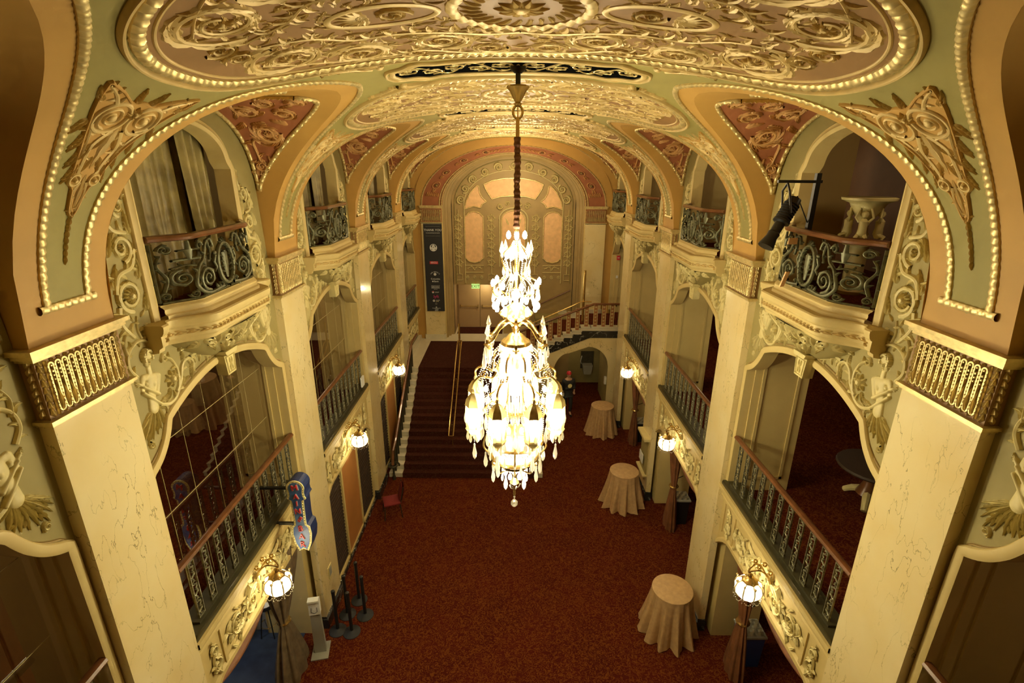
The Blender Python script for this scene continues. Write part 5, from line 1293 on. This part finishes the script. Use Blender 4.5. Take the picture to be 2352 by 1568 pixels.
# ------------------------------------------------------------ neon bar sign
sx, sy, sz = -3.41, 6.86, 0
def sg_outline(k=0):
    top = [(-.14*cos(pi*i/14)*(1-k*7), 4.18+(.14-k)*sin(pi*i/14)) for i in range(15)]
    L = [(-.13+k, 4.06), (-.155+k, 4.00), (-.115+k, 3.985), (-.10+k, 3.60), (-.105+k, 3.50), (-.15+k, 3.48), (-.165+k, 3.35), (-.14+k, 3.18), (-.075+k*.6, 3.03+k)]
    Rr = [(-x, z) for x, z in L[::-1]]
    return top+Rr[::-1]+[(0, 3.06+k)]+L[::-1] if False else ([(-x, z) for x, z in L][::1], top)
def outline(k):
    top = [((.14-k)*cos(pi*i/14), 4.20+(.14-k)*sin(pi*i/14)) for i in range(15)]
    L = [(-.125+k, 4.12), (-.13+k, 4.06), (-.150+k, 4.02-k*.4), (-.105+k, 3.98), (-.095+k, 3.62), (-.10+k, 3.52), (-.145+k, 3.49-k*.6), (-.160+k, 3.35), (-.135+k, 3.17), (-.075+k*.7, 3.02+k)]
    return top+L+[(0, 3.06+k)]+[(-x, z) for x, z in L[::-1]]
o = thing('bar_sign', 'blue and yellow bulb bordered sign with red letters ending in BAR, on brackets at left', 'sign', (sx, sy, 0), .0)
ZO = .12
MB().prism(outline(0), lambda a, b, d: (a, d, b+ZO), -.10, .14).build('case', 'navy', o, smooth=False)
MB().prism(outline(0), lambda a, b, d: (a, d, b+ZO), -.115, -.10).build('yellow_border', 'signy', o, smooth=False)
MB().prism(outline(.032), lambda a, b, d: (a, d, b+ZO), -.120, -.115).build('blue_face', 'signb', o, smooth=False)
ol = resample(outline(.016), .05, True)
g = MB()
for a, b in ol: g.lathe([(0, .008), (.008, 0), (0, -.008)], (a, -.122, b+ZO), 6)
g.build('border_bulbs', 'brass', o)
for ch_, z, sz_, an, xo in (('M', 4.24, .135, .15, .0), ('A', 4.08, .12, .0, .0), ('I', 3.95, .12, .0, .0), ('N', 3.81, .13, .1, 0), ('E', 3.66, .12, -.6, .01), ('B', 3.48, .14, 0, 0), ('A', 3.33, .14, 0, 0), ('R', 3.18, .14, 0, 0)):
    t = text('letter', ch_, sz_, 'redp', o, (xo, -.13, z-.02+ZO), (cos(an), 0, sin(an)), (-sin(an), 0, cos(an)), .012)
    text('letter_edge', ch_, sz_*1.12, 'whitep', o, (xo+.008, -.122, z-.02+ZO), (cos(an), 0, sin(an)), (-sin(an), 0, cos(an)), .002)
for z in (4.12, 3.45): MB().box(-.62, -.08, .0, .04, z+ZO-.02, z+ZO+.02).build('bracket', 'black', o, smooth=False)
# ------------------------------------------------------------ cocktail tables
def ctable_mesh(seed):
    rnd = random.Random(seed); p1, p2 = rnd.random()*6, rnd.random()*6; n = 11
    def fn(a, b):
        th = 2*pi*a; t = 1-b; z = 1.05*b
        fold = t**1.1*(.085*sin(n*th+p1+.5*sin(2*th+p2))+.03*sin(2*n*th+p2)); rr = .40+.16*t**1.3+fold
        zz = z if b > .0 else .012+.012*sin(5*th+p1)
        return (rr*cos(th), rr*sin(th), max(.012, zz))
    g = MB().grid(fn, 180, 14); g.lathe([(.40, 1.05), (.398, 1.062), (.385, 1.068), (0, 1.068)], n=180); return g.mesh('tablecloth', 'cloth')
tabs = [((3.22, 8.10), 'nearest cocktail table in floor length champagne cloth, by the second right pier'), ((3.13, 12.33), 'middle cocktail table in champagne cloth, by the third right pier'), ((3.22, 16.48), 'farthest cocktail table in champagne cloth, before the arched passage')]
legm = MB().lathe([(.24, 0), (.24, .02), (.04, .05), (.03, 1.0), (.30, 1.02), (.30, 1.045)], n=16).mesh('pedestal', 'black')
for i, ((x, y), lb) in enumerate(tabs):
    o = thing('cocktail_table', lb, 'table', (x, y, 0), 0, 'cocktail tables'); put('pedestal', legm, o); put('tablecloth', ctable_mesh(i), o)
for i, (x, y) in enumerate(((-7.1, 10.5), (-8.4, 10.2))):
    o = thing('cocktail_table', ['cloth covered table seen through the nearest left pane', 'second cloth covered table deeper behind the nearest left pane'][i], 'table', (x, y, ZM), 0, 'cocktail tables'); put('pedestal', legm, o); put('tablecloth', ctable_mesh(5+i), o)
# ------------------------------------------------------------ stanchions, chair, bins, dispenser, stools
bm1 = MB().lathe([(.0, 0), (.17, 0), (.175, .015), (.14, .035), (.05, .055), (.035, .07), (0, .07)], n=24).mesh('base', 'blackm'); bm2 = MB().lathe([(.033, .05), (.033, .98), (.038, .98), (.038, 1.04), (.02, 1.05), (0, 1.05)], n=14).mesh('post', 'black')
for (x, y), lb in zip(((-3.60, 8.02), (-3.30, 7.98), (-3.52, 8.42), (-3.14, 8.40), (-3.38, 8.80)), ('leftmost near black stanchion against the second left pier', 'nearest black stanchion, right of the leftmost one', 'black stanchion in the middle of the cluster', 'rightmost black stanchion, standing out on the carpet', 'tallest looking rearmost black stanchion of the cluster')):
    o = thing('stanchion', lb, 'stanchion', (x, y, 0), 0, 'black stanchions'); put('base', bm1, o); put('post', bm2, o)
o = thing('banquet_chair', 'dark red upholstered chair against the third left pier', 'chair', (-3.30, 11.75, 0), -pi/2+.35)
g = MB(); g.grid(lambda a, b: (-.22+.44*a, -.22+.44*b, .47+.05*sin(pi*a)**.4*sin(pi*b)**.4), 14, 14); g.box(-.22, .22, -.22, .22, .44, .475); g.build('seat', 'redfab', o)
g = MB()
def bk(a, b, d): zt = .52+.44*b; wv_ = .21*(1 if b < .7 else sqrt(max(0, 1-((b-.7)/.3)**2))); return ((-1+2*a)*wv_, .22+.10*b+d, zt)
g.grid(lambda a, b: bk(a, b, -.02-.02*sin(pi*a)), 12, 12); g.grid(lambda a, b: bk(a, b, .03), 12, 12); g.build('backrest', 'redfab', o)
for x in (-.2, .2):
    for y, k in ((-.2, -.03), (.2, .04)): MB().tube([(x, y, .45), (x*1.05, y+k, 0)], .012, 6).build('leg', 'irondk', o)
    MB().tube([(x, .21, .42), (x, .24, .6), (x*.98, .31, .93)], .012, 6).build('back_post', 'irondk', o)
o = thing('sanitizer_stand', 'grey floor stand with white bag dispenser by the bar opening', 'dispenser stand', (-3.78, 7.55, 0), .2)
MB().box(-.16, .16, -.2, .2, 0, .02).build('base', 'greyp', o, smooth=False); MB().prism([(-.11, 0.02), (.11, .02), (.09, 1.0), (-.09, 1.0)], lambda a, b, d: (a, d, b), -.04, .04).build('pedestal', 'greyp', o, smooth=False)
h_ = MB().box(-.10, .10, -.06, .06, .98, 1.30).build('dispenser', 'whitep', o, smooth=False); MB().box(-.10, .10, -.10, .02, 1.30, 1.34).build('tray', 'whitep', h_, smooth=False)
MB().tube([(-.05, -.065, 1.16), (-.055, -.065, 1.06), (0, -.065, 1.02), (.055, -.065, 1.06), (.05, -.065, 1.16)], .004, 5).build('handle_loop', 'black', h_)
def stool(x, y, lb):
    o = thing('bar_stool', lb, 'stool', (x, y, 0), 0, 'bar stools')
    MB().lathe([(0, .72), (.16, .72), (.17, .75), (.16, .79), (0, .80)], n=20).build('seat', 'black', o)
    r = MB(); r.grid(lambda a, b: ((.15*b)*cos(2*pi*a), (.15*b)*sin(2*pi*a), .803), 24, 3); r.build('seat_top', 'whitep', o)
    for k in range(4):
        a = pi/4+pi/2*k; MB().tube([(.08*cos(a), .08*sin(a), .72), (.14*cos(a), .14*sin(a), .35), (.19*cos(a), .19*sin(a), 0)], .012, 6).build('leg', 'black', o)
    MB().tube([(.15*cos(2*pi*t/20), .15*sin(2*pi*t/20), .28) for t in range(21)], .008, 6).build('footring', 'brass', o)
stool(-4.95, 7.95, 'black bar stool with pale patterned seat under the left sconce'); stool(-5.5, 7.6, 'second black bar stool farther inside the blue floored bar')
o = thing('bar_counter', 'pale lit counter inside the blue floored bar at lower left', 'counter', (-6.0, 8.25, 0)); MB().box(-1.2, 1.4, -.22, .22, 0, 1.0).build('body', 'greyp', o, smooth=False); MB().box(-1.25, 1.45, -.27, .27, 1.0, 1.05).build('worktop', 'whitep', o, smooth=False)
def bin_(x, y, m, lb):
    o = thing('recycling_bin', lb, 'bin', (x, y, 0), 0)
    MB().prism([(-.17, 0), (.17, 0), (.21, .72), (-.21, .72)], lambda a, b, d: (a, d, b), -.19, .19).build('body', m, o, smooth=False)
    g = MB(); g.box(-.23, .23, -.22, .22, .72, .755); g.build('rim', 'greyp', o, smooth=False)
    MB().grid(lambda a, b: (-.2+.4*a, -.19+.38*b, .77+.03*sin(a*17)*sin(b*13)), 12, 12).build('liner', 'crystal', o)
bin_(4.55, 7.45, 'bluep', 'blue bin with clear liner in the nearest right bay'); bin_(4.5, 11.6, 'black', 'black bin with clear liner in the second right bay'); bin_(4.5, 15.95, 'black', 'black bin behind the russet curtain in the third right bay')
# poster case, notices
o = thing('brochure_case', 'shallow wooden display case with leaflets on the third right pier', 'display case', (W, 12.95, 0))
MB().box(-.03, .0, -.36, .30, .75, 1.85).build('back_panel', 'wallg', o, smooth=False); MB().box(-.16, .0, -.42, .36, 1.85, 1.92).build('hood', 'relief', o, smooth=False); MB().box(-.12, .0, -.42, .36, .72, .76).build('shelf', 'relief', o, smooth=False)
for i in (-1, 1): MB().box(-.09, -.07, .02+i*.10-.08, .02+i*.10+.08, 1.0, 1.28).build('leaflet', 'whitep', o, smooth=False)
o = tag(MB().box(-3.83, -3.815, 8.45, 8.63, .92, 1.20).build('notice_plate', 'relief', smooth=False), 'small framed notice on the second left pier above the stanchions', 'notice'); MB().box(-3.815, -3.811, 8.48, 8.60, .96, 1.16).build('plate', 'greyp', o, smooth=False)
o = tag(MB().box(-3.90, -3.86, 11.95, 12.15, 3.72, 3.98).build('white_placard', 'whitep', smooth=False), 'white placard leaning on the second left railing', 'placard')
# drinking fountain in the passage, wall unit
o = thing('drinking_fountain', 'grey metal drinking fountain on the passage wall behind the arch', 'fountain', (3.28, 20.98, 0))
MB().box(-.28, .28, -.02, 0, .7, 1.5).build('back_panel', 'irondk', o, smooth=False); MB().prism([(-.22, .95), (.22, .95), (.16, .55), (-.16, .55)], lambda a, b, d: (a, d, b), -.38, 0).build('basin', 'greyp', o, smooth=False)
MB().tube([(-.25, -.1, .95), (-.3, -.2, 1.1), (-.26, -.2, 1.35)], .015, 6).build('bottle_filler', 'whitep', o)
o = tag(MB().box(3.62, 3.70, 18.5, 18.62, 1.0, 1.3).build('sanitizer_dispenser', 'whitep', smooth=False), 'white dispenser on the right edge of the arched passage', 'dispenser')
# ------------------------------------------------------------ spotlight on a boom, garden urn in the right box
o = thing('stage_light', 'black stage spotlight hanging from a boom on the nearest right box rail', 'spotlight', (3.62, 6.78, 0))
MB().box(.17, .23, -.03, .03, 8.30, 9.02).build('mast', 'black', o, smooth=False)
MB().box(-.30, .26, -.018, .018, 8.90, 8.935).build('boom', 'black', o, smooth=False); MB().tube([(.20, 0, 8.36), (-.02, 0, 8.74)], .008, 5).build('stay', 'black', o)
ax0, ax1 = V((-.06, -.05, 8.72)), V((-.42, -.20, 8.12)); dr = (ax1-ax0).normalized()
def along(t): return ax0+(ax1-ax0)*t
g = MB(); g.tube([along(t) for t in (0, .02, .12, .3, .45, .46, .50, .52, .70, .72, .80, .98, 1.0)], [.04, .075, .085, .085, .085, .105, .105, .065, .062, .075, .07, .10, .10], 16); g.build('lamp_body', 'black', o)
g = MB(); g.tube([along(.30)+V((0, -.10, .0)), V((-.18, -.10, 8.80)), V((-.18, -.02, 8.90)), V((-.18, .08, 8.80)), along(.30)+V((0, .12, 0))], .014, 6); g.build('yoke', 'black', o)
g = MB()
for i in range(7): p = along(.14+.05*i); g.tube([p-dr*.006, p+dr*.006], .098, 16)
g.build('cooling_fins', 'blackm', o)
o = tag(MB().box(3.50, 3.61, 6.60, 6.62, 8.15, 8.23).build('cable_tag', 'amber', smooth=False), 'small tan wooden block under the nearest right box rail', 'block')
o = tag(MB().prism([(0, 0), (.05, .01), (.10, .20), (.05, .20)], lambda a, b, d: (3.46+a, 6.55+d, 7.60+b), 0, .03).build('wood_wedge', 'amber', smooth=False), 'thin tan wooden slat leaning on the nearest right box ironwork', 'slat')
o = thing('cherub_urn', 'pale stone urn carried by small cherubs inside the nearest right box', 'urn', (4.75, 7.1, 0))
MB().lathe([(.16, ZU), (.18, ZU+.05), (.12, ZU+.1), (.12, ZU+.70)], n=20).build('pedestal', 'relief', o)
MB().lathe([(.06, 8.35), (.07, 8.42), (.12, 8.46), (.20, 8.60), (.22, 8.64), (.32, 8.68), (.33, 8.71), (.30, 8.72), (.0, 8.69)], n=28).build('bowl', 'relief', o)
MB().lathe([(.20, 8.08), (.22, 8.10), (.22, 8.14), (.1, 8.15)], n=20).build('plate', 'relief', o)
for k in range(4):
    a = -2.2+k*pi/2; x_, y_ = .18*cos(a), .18*sin(a); g = MB()
    sk_ = [((0, 0, 8.28), .055), ((0, 0, 8.36), .05), ((0, 0, 8.42), .025)]
    g.lathe([(0, .05), (.036, .03), (.045, 0), (.03, -.035), (0, -.045)], (x_, y_, 8.50), 10)
    g.lathe([(.02, 8.45), (.055, 8.41), (.05, 8.32), (.06, 8.24), (.03, 8.18)], (x_, y_, 0), 10)
    for e in (-1, 1):
        dx, dy = -sin(a)*e, cos(a)*e; g.tube([(x_+dx*.05, y_+dy*.05, 8.40), (x_+dx*.10, y_+dy*.10, 8.46), (x_+dx*.06, y_+dy*.06, 8.58)], [.02, .016, .012], 6)
        g.tube([(x_+dx*.03, y_+dy*.03, 8.24), (x_*1.4+dx*.06, y_*1.4+dy*.06, 8.20), (x_*1.2+dx*.05, y_*1.2+dy*.05, 8.12)], [.03, .025, .018], 6)
    g.build('cherub', 'relief', o)
o = thing('gilt_column', 'slim twisted gilt edged pilaster behind the cherub urn in the right box', 'pilaster', (5.9, 7.35, 0)); MB().box(-.0, .12, -.12, .12, ZU, 10.0).build('shaft', 'brown', o, smooth=False)
for e in (-1, 1): MB().tube([(-.01, e*.12, ZU+.03+i*.05) for i in range(50)], [.014+.006*(i % 2) for i in range(50)], 6).build('bead_edge', 'gilt', o)
o = thing('pedestal_table', 'dark carved stand with claw feet on the right mezzanine carpet', 'table', (6.2, 7.6, ZM))
MB().lathe([(.55, .70), (.57, .73), (.55, .76), (0, .76)], n=28).build('top', 'dark', o); MB().lathe([(.10, .7), (.07, .5), (.14, .3), (.18, .2), (.1, .15)], n=16).build('stem', 'wood', o)
for k in range(3):
    a = 2*pi*k/3-2.2; MB().tube([(.08*cos(a), .08*sin(a), .25), (.25*cos(a), .25*sin(a), .16), (.38*cos(a), .38*sin(a), .05)], [.07, .06, .05], 8).build('claw_foot', 'relief', o)
# ------------------------------------------------------------ the walking person
def skin_body(name, joints, edges, m, par, root=0):
    me = bpy.data.meshes.new(name); me.from_pydata([j[0] for j in joints], edges, []); o = put(name, me, par)
    o.modifiers.new('skin', 'SKIN'); me.skin_vertices or None
    for i, j in enumerate(joints):
        me.skin_vertices[0].data[i].radius = j[1] if isinstance(j[1], tuple) else (j[1], j[1]); me.skin_vertices[0].data[i].use_root = (i == root)
    sb = o.modifiers.new('sub', 'SUBSURF'); sb.levels = 2; sb.render_levels = 2
    dg = bpy.context.evaluated_depsgraph_get(); dg.update(); m2 = bpy.data.meshes.new_from_object(o.evaluated_get(dg)); o.modifiers.clear(); o.data = m2
    m2.materials.clear()
    m2.materials.append(M[m]); m2.polygons.foreach_set('use_smooth', [True]*len(m2.polygons)); return o
pe = thing('person', 'person walking in dark clothes with yellow chest emblem and red cap', 'person', (2.13, 17.85, 0), .25)
B_ = [((0, 0, .98), .13), ((0, 0, 1.15), .125), ((0, -.01, 1.33), (.17, .12)), ((0, 0, 1.47), (.12, .09)), ((0, -.01, 1.56), .055), ((0, -.02, 1.62), .07), ((0, -.03, 1.70), .088), ((0, -.02, 1.77), .06),
      ((.19, 0, 1.44), .062), ((.24, .02, 1.20), .048), ((.20, -.12, 1.03), .036), ((-.19, 0, 1.44), .062), ((-.24, .06, 1.20), .048), ((-.20, .0, .98), .036),
      ((.09, 0, .88), .09), ((.09, -.10, .50), .062), ((.08, -.06, .12), .042), ((.08, -.20, .04), .036), ((-.09, .02, .88), .09), ((-.08, .06, .50), .06), ((-.08, .16, .16), .04), ((-.08, .06, .06), .035)]
body = skin_body('body', B_, [(0, 1), (1, 2), (2, 3), (3, 4), (4, 5), (5, 6), (6, 7), (3, 8), (8, 9), (9, 10), (3, 11), (11, 12), (12, 13), (0, 14), (14, 15), (15, 16), (16, 17), (0, 18), (18, 19), (19, 20), (20, 21)], 'skin', pe)
cl = skin_body('jacket', [(p, tuple(q*1.16+.022 for q in (r_ if isinstance(r_, tuple) else (r_, r_)))) for p, r_ in B_[:4]]+[(p, r_+.024) for p, r_ in B_[8:10]]+[((.205, -.10, 1.06), .045)]+[(p, r_+.014) for p, r_ in B_[11:13]]+[((-.205, .01, 1.01), .045)]+[((0, 0, .86), (.17, .145)), ((0, -.005, 1.53), .078)], [(0, 1), (1, 2), (2, 3), (3, 4), (4, 5), (5, 6), (3, 7), (7, 8), (8, 9), (0, 10), (3, 11)], 'blackm', pe)
tr = skin_body('trousers', [((0, 0, 1.0), (.15, .125))]+[(p, r_+.016) for p, r_ in (B_[14], B_[15])]+[((.08, -.065, .14), .055)]+[(p, r_+.016) for p, r_ in (B_[18], B_[19])]+[((-.08, .155, .18), .055)], [(0, 1), (1, 2), (2, 3), (0, 4), (4, 5), (5, 6)], 'blackm', pe)
for x, y, z in ((.08, -.14, .04), (-.08, .10, .06)): g = MB(); g.tube([(x, y+.12, z), (x, y+.04, z+.01), (x, y-.06, z), (x, y-.13, z-.005)], [.03, .045, .042, .02], 8); g.build('shoe', 'black', pe)
MB().lathe([(.092, 0), (.094, .05), (.072, .095), (0, .115)], (0, -.02, 1.71), 16).build('cap', 'redp', pe)
MB().lathe([(.0, 0.02), (.04, .016), (.075, .0), (.08, -.02)], (0, -.075, 1.67), 12).build('face_mask', 'whitep', body) if False else None
for e in (-1, 1): MB().lathe([(0, .01), (.01, 0), (0, -.01)], (e*.032, -.112, 1.70), 6).build('eye', 'black', body)
MB().tube([(0, -.115, 1.69), (0, -.135, 1.665), (0, -.115, 1.655)], .011, 6).build('nose', 'skin', body); MB().tube([(-.025, -.108, 1.635), (.025, -.108, 1.635)], .006, 6).build('mouth', 'redfab', body)
for e, (hx_, hy_, hz_) in ((1, (.20, -.13, 1.0)), (-1, (-.20, -.01, .95))):
    g = MB(); g.tube([(hx_, hy_+.01, hz_+.05), (hx_, hy_, hz_), (hx_, hy_-.01, hz_-.04)], [.026, .036, .034], 8, flat=.6)
    for f_ in range(4): x = hx_+(f_-1.5)*.017; g.tube([(x, hy_-.01, hz_-.03), (x, hy_-.025, hz_-.075+.004*abs(f_-1.5)), (x, hy_-.015, hz_-.105+.008*abs(f_-1.5))], [.009, .0085, .006], 6)
    g.tube([(hx_-e*.03, hy_, hz_+.01), (hx_-e*.05, hy_-.02, hz_-.02), (hx_-e*.045, hy_-.03, hz_-.05)], [.011, .009, .007], 6); g.build('hand', 'skin', body)
g = MB()
for k in range(20):
    a = 2*pi*k/20; g.add([(.085*cos(a), -.175, 1.28+.085*sin(a)), (.085*cos(a+pi/10), -.175, 1.28+.085*sin(a+pi/10)), (0, -.18, 1.28)], [(0, 1, 2)])
g.build('chest_emblem', 'signy', pe, smooth=False)
g = MB(); g.box(-.24, -.18, -.06, -.03, .82, .95); g.build('paper', 'whitep', pe, smooth=False)
